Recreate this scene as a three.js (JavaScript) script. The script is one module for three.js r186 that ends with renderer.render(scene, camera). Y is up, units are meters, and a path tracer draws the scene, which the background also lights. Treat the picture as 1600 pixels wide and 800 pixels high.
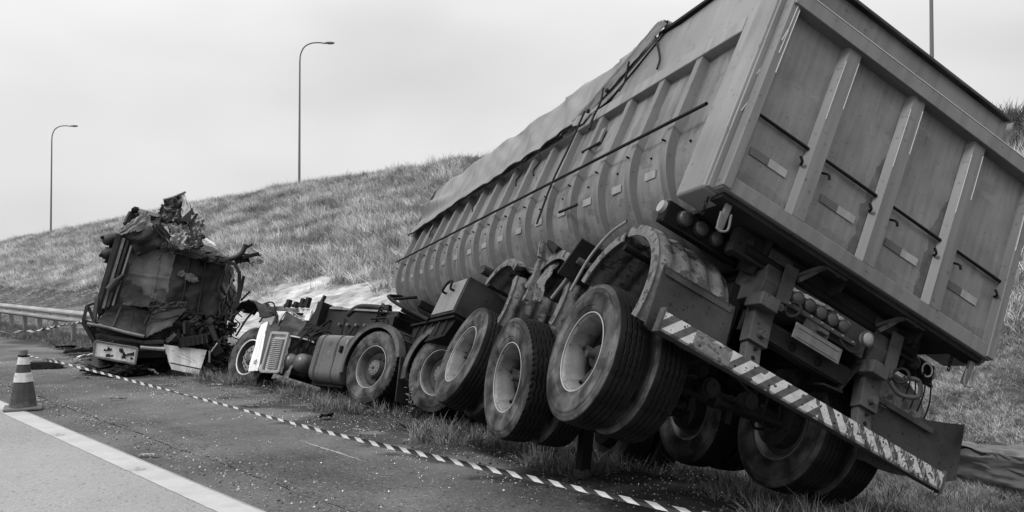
import * as THREE from 'three';
import { RoundedBoxGeometry } from 'three/addons/geometries/RoundedBoxGeometry.js';
import { mergeGeometries, toCreasedNormals } from 'three/addons/utils/BufferGeometryUtils.js';
import { ImprovedNoise } from 'three/addons/math/ImprovedNoise.js';

// ---------------------------------------------------------------- camera, sky, sun, exposure
const scene = new THREE.Scene();
const CAM_H = 1.8, F = 1300, D2R = Math.PI / 180;
const camera = new THREE.PerspectiveCamera(2 * Math.atan(400 / F) / D2R, 2, 0.1, 3000);
camera.position.set(0, CAM_H, 0);
camera.rotation.x = Math.atan(25 / F);
camera.updateMatrixWorld();

const PN = new ImprovedNoise();
const noise = (x, y, z) => PN.noise(x, y, z);
const fbm = (x, y, z, o = 4) => { let s = 0, a = 1, t = 0; for (let i = 0; i < o; i++) { s += a * noise(x, y, z); t += a; x = x * 2.03 + 7.1; y = y * 2.03 + 3.7; z = z * 2.03 + 1.3; a *= 0.5; } return s / t; };
const clamp = (v, a = 0, b = 1) => Math.min(b, Math.max(a, v));
const sstep = (a, b, x) => { const t = clamp((x - a) / (b - a)); return t * t * (3 - 2 * t); };
const lerp = (a, b, t) => a + (b - a) * t;
function rng(seed) { let a = seed >>> 0; return () => { a |= 0; a = a + 0x6D2B79F5 | 0; let t = Math.imul(a ^ a >>> 15, 1 | a); t = t + Math.imul(t ^ t >>> 7, 61 | t) ^ t; return ((t ^ t >>> 14) >>> 0) / 4294967296; }; }

{ // overcast sky: brighter overhead, soft cloud mottling everywhere
  const w = 512, h = 256, data = new Float32Array(w * h * 4);
  for (let j = 0; j < h; j++) for (let i = 0; i < w; i++) {
    const el = ((j + 0.5) / h - 0.5) * Math.PI, az = (i + 0.5) / w * Math.PI * 2;
    const cx = Math.cos(el) * Math.cos(az), cy = Math.sin(el), cz = Math.cos(el) * Math.sin(az);
    const cl = fbm(cx * 2.1 + 3, cy * 6, cz * 2.1, 5);
    const up = Math.max(0, cy);
    let v = 0.575 * (1 + 2.0 * Math.pow(up, 2.4)) + cl * 0.19 * (1 + up);
    if (cy < 0) v = 0.3;
    const o = (j * w + i) * 4; data[o] = data[o + 1] = data[o + 2] = v; data[o + 3] = 1;
  }
  const t = new THREE.DataTexture(data, w, h, THREE.RGBAFormat, THREE.FloatType);
  t.mapping = THREE.EquirectangularReflectionMapping; t.magFilter = t.minFilter = THREE.LinearFilter; t.needsUpdate = true;
  scene.background = t; scene.environment = t;
}
const sun = new THREE.DirectionalLight(0xffffff, 1.5);
sun.position.set(-26, 40, 8); sun.target.position.set(0, 0, -10); sun.castShadow = true; sun.shadow.radius = 27;
sun.shadow.mapSize.set(2048, 2048);
Object.assign(sun.shadow.camera, { left: -40, right: 40, top: 40, bottom: -40, near: 1, far: 140 });
scene.add(sun, sun.target);
const renderer = new THREE.WebGLRenderer({ antialias: true });
renderer.toneMapping = THREE.LinearToneMapping;
renderer.toneMappingExposure = 1.36;
renderer.shadowMap.enabled = true;

// ---------------------------------------------------------------- textures and materials (all neutral grey: a black and white picture)
function tex(size, fn, metres) {
  const d = new Uint8Array(size * size * 4);
  for (let j = 0; j < size; j++) for (let i = 0; i < size; i++) {
    const v = Math.pow(clamp(fn(i / size, j / size, i, j), 0.004), 1 / 2.2) * 255, o = (j * size + i) * 4; d[o] = d[o + 1] = d[o + 2] = v; d[o + 3] = 255;
  }
  const t = new THREE.DataTexture(d, size, size, THREE.RGBAFormat);
  t.colorSpace = THREE.SRGBColorSpace; t.wrapS = t.wrapT = THREE.RepeatWrapping; t.magFilter = THREE.LinearFilter; t.minFilter = THREE.LinearMipmapLinearFilter; t.generateMipmaps = true; t.needsUpdate = true;
  t.repeat.set(1 / metres, 1 / metres);
  return t;
}
// noise that wraps round the unit square
const LAT = new Map();
function wa(u, v, fu, fv, z) { // value noise on an fu by fv lattice, periodic
  const key = fu * 1e6 + fv * 1e3 + z; let L = LAT.get(key); if (!L) { const r = rng(key * 7 + 3); L = new Float32Array(fu * fv).map(() => r() * 2 - 1); LAT.set(key, L); }
  const x = ((u % 1) + 1) % 1 * fu, y = ((v % 1) + 1) % 1 * fv, i = Math.floor(x) % fu, j = Math.floor(y) % fv, i2 = (i + 1) % fu, j2 = (j + 1) % fv; let a = x - Math.floor(x), b = y - Math.floor(y); a = a * a * (3 - 2 * a); b = b * b * (3 - 2 * b);
  return 0.75 * lerp(lerp(L[j * fu + i], L[j * fu + i2], a), lerp(L[j2 * fu + i], L[j2 * fu + i2], a), b);
}
const wf = (u, v, f, z, o = 4) => { let s = 0, a = 1, t = 0; for (let i = 0; i < o; i++) { s += a * wa(u, v, f, f, z + i * 50); t += a; a *= 0.6; f *= 2; } return s / t; };
const R0 = rng(11);
const speck = (n, size, rmin, rmax, seed) => { // soft round spots on a wrapped grid
  const g = new Float32Array(size * size), r = rng(seed);
  for (let k = 0; k < n; k++) {
    const cx = r() * size, cy = r() * size, rad = rmin + (rmax - rmin) * Math.pow(r(), 3), m = Math.ceil(rad), s = 0.4 + 0.6 * r(), st = 0.7 + r() * 0.8;
    for (let y = -m; y <= m; y++) for (let x = -m; x <= m; x++) { const q = Math.hypot(x * st, y) / rad; if (q < 1) { const id = ((Math.round(cy + y) + size) % size) * size + (Math.round(cx + x) + size) % size; g[id] = Math.max(g[id], s * (1 - q * q)); } }
  }
  return g;
};
const TX = {};
{
  const S = 1024, sp = speck(1100, S, 1.5, 6, 21), sc = speck(60, S, 4, 22, 22);
  TX.paint = tex(S, (u, v, i, j) => 0.82 + 0.42 * wf(u, v, 3, 1) + 0.2 * wa(u, v, 90, 7, 4) + 0.06 * (R0() - 0.5) - 0.5 * sp[j * S + i] - 0.35 * sc[j * S + i] * sstep(-0.3, 0.3, wf(u, v, 20, 9)), 3.4);
  TX.side = tex(S, (u, v, i, j) => 0.80 + 0.5 * wf(u, v, 3, 11) + 0.26 * wa(u, v, 70, 6, 14) * sstep(-0.2, 0.4, wf(u, v, 4, 33)) + 0.06 * (R0() - 0.5) - 0.4 * sp[j * S + i] - 0.25 * sc[j * S + i], 3.4);
}
{
  const S = 512, sp = speck(700, S, 1.5, 7, 31), wsp = speck(160, S, 1, 4, 32);
  TX.grime = tex(S, (u, v, i, j) => { const m = wf(u, v, 4, 2, 5); return 0.72 + 0.9 * m + 0.1 * (R0() - 0.5) - 0.6 * sp[j * S + i] * sstep(-0.3, 0.2, m) + 0.5 * wsp[j * S + i] * sstep(0, -0.3, m); }, 1.3);
  TX.rust = tex(S, (u, v, i, j) => { const m = wf(u, v, 7, 91, 4); return m > 0.17 ? 0.42 - 0.6 * (m - 0.17) : 0.85 + 0.5 * wf(u, v, 12, 92) - 0.5 * sp[j * S + i]; }, 0.5);
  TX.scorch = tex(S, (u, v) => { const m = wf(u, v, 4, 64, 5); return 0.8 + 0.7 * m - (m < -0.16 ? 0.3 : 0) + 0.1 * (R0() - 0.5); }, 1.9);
  TX.rimDirt = tex(S, (u, v, i, j) => 0.78 + 0.7 * wf(u, v, 8, 95, 4) - 0.65 * sp[j * S + i], 0.75);
  TX.flake = tex(S, (u, v) => { const m = wf(u, v, 6, 41, 5); return m > 0.06 ? 0.35 + 0.2 * wf(u, v, 30, 5) : 0.9 + 0.2 * wf(u, v, 14, 44); }, 0.7);
  TX.rubber = tex(S, (u, v) => { const m = wf(u, v, 4, 6, 4); return 0.74 + 0.55 * m - (m < -0.12 ? 0.16 : 0) + 0.08 * (R0() - 0.5); }, 0.9);
  TX.canvas = tex(S, (u, v) => 0.8 + 0.45 * wf(u, v, 4, 7, 5) + 0.12 * wa(u, v, 60, 9, 17) + 0.08 * (R0() - 0.5), 2.2);
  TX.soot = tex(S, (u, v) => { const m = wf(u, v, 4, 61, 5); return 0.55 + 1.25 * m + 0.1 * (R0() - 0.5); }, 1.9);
  TX.cloth = tex(S, (u, v) => 0.8 + 0.5 * wf(u, v, 9, 71, 4), 0.6);
}
{
  const S = 1024, st = speck(14000, S, 1, 2.6, 51), dk = speck(11000, S, 1, 2.6, 52), cr = speck(120, S, 6, 40, 53);
  TX.asphalt = tex(S, (u, v, i, j) => 0.64 + 0.5 * wf(u, v, 6, 3, 5) + 0.5 * (R0() - 0.5) + 1.2 * st[j * S + i] - 0.6 * dk[j * S + i] - 0.18 * cr[j * S + i] * sstep(-0.2, 0.4, wf(u, v, 40, 57)), 6.5);
  TX.lane = tex(S, (u, v, i, j) => 0.80 + 0.16 * wf(u, v, 5, 8, 4) + 0.34 * (R0() - 0.5) + 0.3 * st[j * S + i] - 0.5 * dk[j * S + i], 6.5);
  TX.line = tex(512, (u, v) => { const m = wf(u, v, 9, 81, 5); return 0.86 + 0.22 * m + 0.16 * (R0() - 0.5) - (m < -0.34 ? 0.2 : 0); }, 1.6);
  TX.soil = tex(512, (u, v) => 0.62 + 0.8 * wf(u, v, 9, 13, 6) + 0.3 * (R0() - 0.5), 3);
}
function wideTex(w, h, fn) {
  const d = new Uint8Array(w * h * 4);
  for (let j = 0; j < h; j++) for (let i = 0; i < w; i++) { const v = Math.pow(clamp(fn((i + 0.5) / w, (j + 0.5) / h), 0.004), 1 / 2.2) * 255, o = (j * w + i) * 4; d[o] = d[o + 1] = d[o + 2] = v; d[o + 3] = 255; }
  const t = new THREE.DataTexture(d, w, h, THREE.RGBAFormat); t.colorSpace = THREE.SRGBColorSpace; t.magFilter = THREE.LinearFilter; t.minFilter = THREE.LinearMipmapLinearFilter; t.generateMipmaps = true; t.needsUpdate = true; return t;
}
{ // tailgate plate: rain specks, run marks, wet stains that creep along the ribs, rubbed pale blotches (u across from the left, v up)
  const sp = speck(2200, 1024, 1.4, 5.5, 71), big = speck(60, 1024, 4, 12, 73);
  const ribs = [[0.245, 0.2, 0.16], [0.51, 0.75, 1], [0.77, 0.72, 1]];
  TX.gatePlate = wideTex(1024, 640, (u, v) => {
    let g = 0.84 + 0.42 * fbm(u * 5, v * 4, 1, 5) + 0.3 * fbm(u * 60, v * 4, 2, 3) + 0.07 * (R0() - 0.5);
    const id = Math.floor(v * 1023) * 1024 + Math.floor(u * 1023); g -= 0.42 * sp[id] + 0.2 * big[id] * (0.5 + fbm(u * 30, v * 30, 4, 2));
    for (const [ru, top, k] of ribs) { const e = ru - 0.035 - u + 0.022 * fbm(v * 14, u * 9, ru * 7, 4), w = 0.032 * k * sstep(top, top - 0.35, v) + 0.006; if (e < w && e > -0.05) g *= 0.55 + 0.25 * fbm(u * 60, v * 20, 3, 2); }
    if (v < 0.1 + 0.05 * fbm(u * 20, 1, 6, 3)) g *= 0.85; if (fbm(u * 14, v * 12, 9, 4) > 0.3) g += 0.1;
    const bl = fbm(u * 22, v * 30, 12, 3); if (u > 0.83 && u < 0.93 && v > 0.74 && v < 0.82 && bl > 0.05) g += 0.3;
    if (Math.abs(u - 0.58) < 0.002 && v > 0.8 && v < 0.86) g *= 0.5; return g;
  });
  // hull plating: u from the tail to the nose, v from the left top edge round the belly
  TX.hull = wideTex(2048, 512, (u, v) => {
    const x = u * 9.3, y = v * 7; let g = 0.80 + 0.75 * fbm(x * 1.1, y * 1.4, 3, 5) + 0.6 * fbm(x * 9, y * 0.9, 5, 4) + 0.07 * (R0() - 0.5);
    const m = fbm(x * 5, y * 5, 8, 5); if (m > 0.2) g *= 0.72; if (m < -0.24) g *= 1.18; const k = fbm(x * 26, y * 26, 2, 2);
    if (k > 0.46) g *= 0.55;
    if (v > 0.2 && v < 0.45) for (const [cx, w] of [[0.75, 0.12], [1.32, 0.14], [1.9, 0.08], [3.6, 0.05]]) { const q = Math.abs(x + 0.3 - cx) / w; if (q < 1 && fbm(x * 34, y * 34, 6, 2) > 0.16 + 0.3 * q) g = 1.9; }
    return g * 0.95;
  });
}
const mats = [];
function M(g, { map, rough = 0.8, metal = 0, bump = 0, vc = false, ...rest } = {}) {
  const m = new THREE.MeshPhysicalMaterial({ specularIntensity: rough >= 0.68 ? 0.25 : 0.8, roughness: rough, metalness: metal, side: THREE.DoubleSide, vertexColors: vc, ...rest });
  m.color.setRGB(g, g, g); if (map) { m.map = map; if (bump) { m.bumpMap = map; m.bumpScale = bump; } }
  mats.push(m); return m;
}
const MT = {
  gate: M(0.165, { map: TX.gatePlate, rough: 0.5 }),
  gateFrame: M(0.145, { map: TX.paint, rough: 0.5 }),
  side: M(0.185, { map: TX.side, rough: 0.62 }),
  hull: M(0.18, { map: TX.hull, rough: 0.62 }),
  rail: M(0.215, { map: TX.side, rough: 0.45 }),
  edge: M(0.26, { map: TX.side, rough: 0.55 }),
  scratch: M(0.5, { rough: 0.5 }),
  dark: M(0.012, { map: TX.grime, rough: 0.75 }),
  black: M(0.008, { rough: 0.8 }),
  under: M(0.024, { map: TX.grime, rough: 0.8, bump: 0.004 }),
  bracket: M(0.075, { map: TX.grime, rough: 0.75, bump: 0.003 }),
  guard: M(0.15, { map: TX.rust, rough: 0.8, bump: 0.004 }),
  flap: M(0.05, { map: TX.grime, rough: 0.85, bump: 0.003 }),
  rubber: M(1, { map: TX.rubber, rough: 0.85, vc: true }),
  rim: M(0.18, { map: TX.rimDirt, rough: 0.6, metal: 0.2 }),
  rimDark: M(0.045, { map: TX.grime, rough: 0.7 }),
  rimGrey: M(0.13, { map: TX.rubber, rough: 0.55 }),
  lip: M(0.3, { rough: 0.5 }),
  lamp: M(0.055, { map: TX.grime, rough: 0.35 }),
  lampLight: M(0.22, { rough: 0.25 }),
  plate: M(0.16, { map: TX.paint, rough: 0.5 }),
  tapeDark: M(0.075, { map: TX.paint, rough: 0.4 }), tapeLight: M(0.27, { map: TX.paint, rough: 0.4 }),
  canvas: M(0.25, { map: TX.canvas, rough: 0.7, bump: 0.0015 }),
  rope: M(0.02, { rough: 0.9 }),
  white: M(0.82, { map: TX.paint, rough: 0.45 }), whiteDirty: M(0.5, { map: TX.flake, rough: 0.6 }),
  tank: M(0.15, { map: TX.side, rough: 0.38, metal: 0.35 }),
  mudguard: M(0.12, { map: TX.rubber, rough: 0.7 }),
  black2: M(0.02, { map: TX.soot, rough: 0.6 }),
  soot: M(0.05, { map: TX.soot, rough: 0.6, bump: 0.01 }),
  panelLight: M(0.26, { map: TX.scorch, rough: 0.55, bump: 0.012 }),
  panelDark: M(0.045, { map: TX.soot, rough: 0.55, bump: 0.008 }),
  clothLight: M(0.5, { map: TX.cloth, rough: 0.95 }), clothGrey: M(0.22, { map: TX.cloth, rough: 0.95 }),
  metalBright: M(0.5, { map: TX.grime, rough: 0.35, metal: 0.7 }), metalMid: M(0.2, { map: TX.grime, rough: 0.45, metal: 0.5 }),
  galv: M(0.4, { map: TX.side, rough: 0.5, metal: 0.2 }), galvDark: M(0.22, { map: TX.side, rough: 0.6 }),
  pole: M(0.14, { rough: 0.6 }),
  coneDark: M(0.13, { map: TX.rubber, rough: 0.7 }), coneWhite: M(0.62, { map: TX.paint, rough: 0.5 }), coneBase: M(0.2, { map: TX.rubber, rough: 0.8 }),
};

// ---------------------------------------------------------------- geometry helpers
const V = (x, y, z) => new THREE.Vector3(x, y, z);
const vv = (p) => p.isVector3 ? p : V(...p);
function metreUV(g, s = 1) { // each face takes its texture in metres along the axes that it faces least
  const p = g.attributes.position, n = p.count, uv = new Float32Array(n * 2), a = V(), b = V(), c = V(), e = V(), f = V();
  for (let i = 0; i < n; i += 3) {
    a.fromBufferAttribute(p, i); b.fromBufferAttribute(p, i + 1); c.fromBufferAttribute(p, i + 2);
    e.subVectors(b, a); f.subVectors(c, a); e.cross(f);
    const x = Math.abs(e.x), y = Math.abs(e.y), z = Math.abs(e.z), q = [a, b, c];
    for (let k = 0; k < 3; k++) { const v = q[k]; let U, W; if (x >= y && x >= z) { U = v.z; W = v.y; } else if (z >= y) { U = v.x; W = v.y; } else { U = v.x; W = v.z; } uv[(i + k) * 2] = U * s + 0.37; uv[(i + k) * 2 + 1] = W * s + 0.21; }
  }
  g.setAttribute('uv', new THREE.BufferAttribute(uv, 2)); return g;
}
function norm(g, keep) {
  if (g.index) g = g.toNonIndexed();
  for (const k of Object.keys(g.attributes)) if (!['position', 'normal', 'uv', ...(keep ? ['color'] : [])].includes(k)) g.deleteAttribute(k);
  if (!g.attributes.normal) g.computeVertexNormals();
  if (!(g.userData && g.userData.keepUV)) metreUV(g);
  return g;
}
const used = {};
const numbered = (n) => { const k = used[n] = (used[n] ?? -1) + 1; return k ? `${n}_${String(k).padStart(3, '0')}` : n; };
function part(parent, name, geos, mat, label) {
  const list = (Array.isArray(geos) ? geos : [geos]).map(g => norm(g, mat.vertexColors));
  const m = new THREE.Mesh(list.length > 1 ? mergeGeometries(list) : list[0], mat);
  m.name = name; m.castShadow = m.receiveShadow = true; if (label) m.userData.label = label;
  parent.add(m); return m;
}
function tag(o, label, category, group, kind) { if (label) o.userData.label = label; if (category) o.userData.category = category; if (group) o.userData.group = group; if (kind) o.userData.kind = kind; return o; }
function thing(name, label, category, group) { const g = new THREE.Group(); g.name = numbered(name); scene.add(g); return tag(g, label, category, group); }
function topMesh(name, geos, mat, label, category, group, kind) { const m = part(scene, numbered(name), geos, mat); return tag(m, label, category, group, kind); }

function box(w, h, d, x = 0, y = 0, z = 0, r = 0) { const g = r ? new RoundedBoxGeometry(w, h, d, 1, r) : new THREE.BoxGeometry(w, h, d); g.translate(x, y, z); return g; }
// box from min to max corner
const bx = (x0, x1, y0, y1, z0, z1, r = 0) => box(x1 - x0, y1 - y0, z1 - z0, (x0 + x1) / 2, (y0 + y1) / 2, (z0 + z1) / 2, r);
function beam(p, q, w, h, r = 0, roll = 0) { // bar from p to q
  p = vv(p); q = vv(q); const L = p.distanceTo(q), g = r ? new RoundedBoxGeometry(w, h, L, 1, r) : new THREE.BoxGeometry(w, h, L);
  if (roll) g.rotateZ(roll);
  const m = new THREE.Matrix4(), d = q.clone().sub(p).normalize(), up = Math.abs(d.y) > 0.95 ? V(1, 0, 0) : V(0, 1, 0);
  const x = up.clone().cross(d).normalize(), y = d.clone().cross(x); m.makeBasis(x, y, d); m.setPosition(p.clone().add(q).multiplyScalar(0.5)); return g.applyMatrix4(m);
}
function cyl(p, q, r1, r2 = r1, seg = 20, open = false) {
  p = vv(p); q = vv(q); const L = p.distanceTo(q), g = new THREE.CylinderGeometry(r2, r1, L, seg, 1, open);
  const m = new THREE.Matrix4().makeRotationFromQuaternion(new THREE.Quaternion().setFromUnitVectors(V(0, 1, 0), q.clone().sub(p).normalize())); m.setPosition(p.clone().add(q).multiplyScalar(0.5)); return g.applyMatrix4(m);
}
function tube(pts, r, seg = 0, rs = 7) { const c = new THREE.CatmullRomCurve3(pts.map(vv), false, 'centripetal'); const g = new THREE.TubeGeometry(c, seg || pts.length * 6, r, rs); return g; }
function lathe(pts, seg = 40, axis = 'z') { const g = new THREE.LatheGeometry(pts.map(([r, h]) => new THREE.Vector2(r, h)), seg); if (axis === 'z') g.rotateX(Math.PI / 2); if (axis === 'x') g.rotateZ(-Math.PI / 2); return g; }
function crease(g, a = 0.6) { return toCreasedNormals(g, a); }
// closed sheet with thickness from a map (u, v in 0..1) -> Vector3
function sheet(fn, nu, nv, t = 0.01, ang = 0.7, keep = false) {
  const P = [], N = [], e = 1e-3;
  for (let j = 0; j <= nv; j++) for (let i = 0; i <= nu; i++) {
    const u = i / nu, v = j / nv, p = fn(u, v);
    const u0 = Math.max(0, u - e), u1 = Math.min(1, u + e), v0 = Math.max(0, v - e), v1 = Math.min(1, v + e);
    const a = fn(u1, v).clone().sub(fn(u0, v)), b = fn(u, v1).clone().sub(fn(u, v0)); const n = a.cross(b); n.lengthSq() > 1e-20 ? n.normalize() : n.set(0, 1, 0);
    P.push(p.clone()); N.push(n);
  }
  const pos = [], idx = [], K = P.length, id = (i, j) => j * (nu + 1) + i;
  for (const p of P) pos.push(p.x, p.y, p.z);
  for (let k = 0; k < K; k++) { const q = P[k].clone().addScaledVector(N[k], -t); pos.push(q.x, q.y, q.z); }
  for (let j = 0; j < nv; j++) for (let i = 0; i < nu; i++) { const a = id(i, j), b = id(i + 1, j), c = id(i + 1, j + 1), d = id(i, j + 1); idx.push(a, b, c, a, c, d, K + a, K + c, K + b, K + a, K + d, K + c); }
  const rim = (a, b) => idx.push(a, K + a, K + b, a, K + b, b);
  for (let i = 0; i < nu; i++) { rim(id(i, 0), id(i + 1, 0)); rim(id(i + 1, nv), id(i, nv)); }
  for (let j = 0; j < nv; j++) { rim(id(nu, j), id(nu, j + 1)); rim(id(0, j + 1), id(0, j)); }
  const g = new THREE.BufferGeometry(); g.setAttribute('position', new THREE.Float32BufferAttribute(pos, 3)); g.setIndex(idx);
  if (keep) { const uv = []; for (let q = 0; q < 2; q++) for (let j = 0; j <= nv; j++) for (let i = 0; i <= nu; i++) uv.push(i / nu, j / nv); g.setAttribute('uv', new THREE.Float32BufferAttribute(uv, 2)); }
  g.computeVertexNormals(); const r = crease(g, ang); if (keep) r.userData.keepUV = true;
  return r;
}
// bent, torn plate between four corners (c00, c10, c11, c01)
function torn(c, { amp = 0.05, freq = 3, jag = 0.06, nu = 14, nv = 12, t = 0.008, seed = 1, bow = 0, ang = 0.32 } = {}) {
  const q = c.map(vv), ax = q[1].clone().sub(q[0]), ay = q[3].clone().sub(q[0]), n = ax.clone().cross(ay).normalize(), A = ax.clone().normalize(), B = ay.clone().normalize();
  const sz = Math.max(ax.length(), ay.length());
  return sheet((u, v) => {
    const p = q[0].clone().multiplyScalar((1 - u) * (1 - v)).addScaledVector(q[1], u * (1 - v)).addScaledVector(q[2], u * v).addScaledVector(q[3], (1 - u) * v);
    const d = fbm(u * freq + seed * 3.1, v * freq + seed * 1.7, seed, 3);
    p.addScaledVector(n, amp * 2 * d + bow * (4 * u * (1 - u)) * (4 * v * (1 - v)));
    const je = jag * sz, w = 11;
    const eu = Math.pow(Math.abs(2 * u - 1), 6) * Math.sign(u - 0.5), ev = Math.pow(Math.abs(2 * v - 1), 6) * Math.sign(v - 0.5);
    p.addScaledVector(A, eu * je * (noise(v * w + seed, seed * 2.3, 1) + 0.6 * noise(v * w * 2.7, seed, 4)));
    p.addScaledVector(B, ev * je * (noise(u * w + seed, seed * 4.3, 2) + 0.6 * noise(u * w * 2.7, seed, 7)));
    return p;
  }, nu, nv, t, ang);
}
function crumple(c, r, seed, amp = 0.45, det = 3) { // wadded cloth or sheet
  const g = new THREE.IcosahedronGeometry(1, det + 5), p = g.attributes.position, v = V();
  for (let i = 0; i < p.count; i++) { v.fromBufferAttribute(p, i); const k = 1 + amp * (Math.abs(fbm(v.x * 1.9 + seed, v.y * 1.9, v.z * 1.9 + seed, 3)) * 2.2 - 0.35) + amp * 0.35 * Math.abs(noise(v.x * 6 + seed, v.y * 6, v.z * 6)); p.setXYZ(i, c[0] + v.x * r[0] * k, c[1] + v.y * r[1] * k, c[2] + v.z * r[2] * k); }
  g.computeVertexNormals(); return crease(g, 0.9);
}
function prism(poly, d, bevel = 0) { // polygon in x, y; depth along z centred
  const s = new THREE.Shape(poly.map(([x, y]) => new THREE.Vector2(x, y)));
  const g = new THREE.ExtrudeGeometry(s, { depth: d, bevelEnabled: bevel > 0, bevelSize: bevel, bevelThickness: bevel, bevelOffset: -bevel, bevelSegments: 2, curveSegments: 6 }); g.translate(0, 0, -d / 2); return g;
}

// ---------------------------------------------------------------- the ground: s runs along the road, n away from it
const RA = 44.5 * D2R, RU = [-Math.sin(RA), -Math.cos(RA)], RN = [Math.cos(RA), -Math.sin(RA)];
const sn = (s, n) => [RU[0] * s + RN[0] * n, RU[1] * s + RN[1] * n];
const toS = (x, z) => RU[0] * x + RU[1] * z, toN = (x, z) => RN[0] * x + RN[1] * z;
const crestN = (s) => 33 - 0.19 * Math.max(0, Math.min(s, 130) - 57);
const crestH = (s) => 8.4 - 1.35 * sstep(34, 4, s) - 0.073 * Math.max(0, Math.min(s, 130) - 57);
const edgeN = (s) => 5.62 + 0.63 * sstep(6, 12, s);
const LINE_N = 2.82, LINE_W = 0.24, SHOULDER_N = 6.25;
function groundY(s, n) {
  const sh = SHOULDER_N - edgeN(s); if (n < 6.1 - sh) return -0.012;
  const dep = 0.62 * (1 - 0.75 * sstep(14, 24, s));
  const ditch = -dep * sstep(6.2 - sh, 9.2, n) * (1 - sstep(10.2, 13.5, n));
  const cn = crestN(s), ch = crestH(s), foot = 12.6;
  const t = clamp((n - foot) / (cn - foot), 0, 1.4);
  let y = ditch - 0.012;
  const ramp = t <= 1 ? Math.pow(t, 1.12) : 1;
  let hill = ch * ramp; if (n > cn) hill = ch - 0.25 * Math.min(n - cn, 2) / 2;
  y += hill * sstep(foot, foot + 2.5, n);
  const k = sstep(12, 18, n);
  y += k * 0.28 * fbm(s * 0.22, n * 0.22, 2, 3) * (n > cn + 3 ? 0.2 : 1) + 0.05 * sstep(6.3, 7.5, n) * fbm(s * 0.9, n * 0.9, 5, 3);
  return y;
}
const gAt = (x, z) => groundY(toS(x, z), toN(x, z));
function lines(list) { const o = []; for (const [a, b, st] of list) for (let v = a; v < b - 1e-6; v += st) o.push(v); o.push(list[list.length - 1][1]); return o; }
function gridSN(ss, ns, yf, colf, skip = -1) {
  const pos = [], col = [], idx = [], W = ns.length;
  for (const s of ss) for (const n of ns) { const [x, z] = sn(s, n); pos.push(x, yf(s, n), z); if (colf) { const c = colf(s, n); col.push(c, c, c); } }
  for (let i = 0; i < ss.length - 1; i++) for (let j = 0; j < W - 1; j++) { if (j === skip) continue; const a = i * W + j; idx.push(a, a + 1, a + W, a + 1, a + W + 1, a + W); }
  const g = new THREE.BufferGeometry(); g.setAttribute('position', new THREE.Float32BufferAttribute(pos, 3)); if (colf) g.setAttribute('color', new THREE.Float32BufferAttribute(col, 3));
  g.setIndex(idx); g.computeVertexNormals(); const h = g.toNonIndexed(); return h;
}
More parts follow.
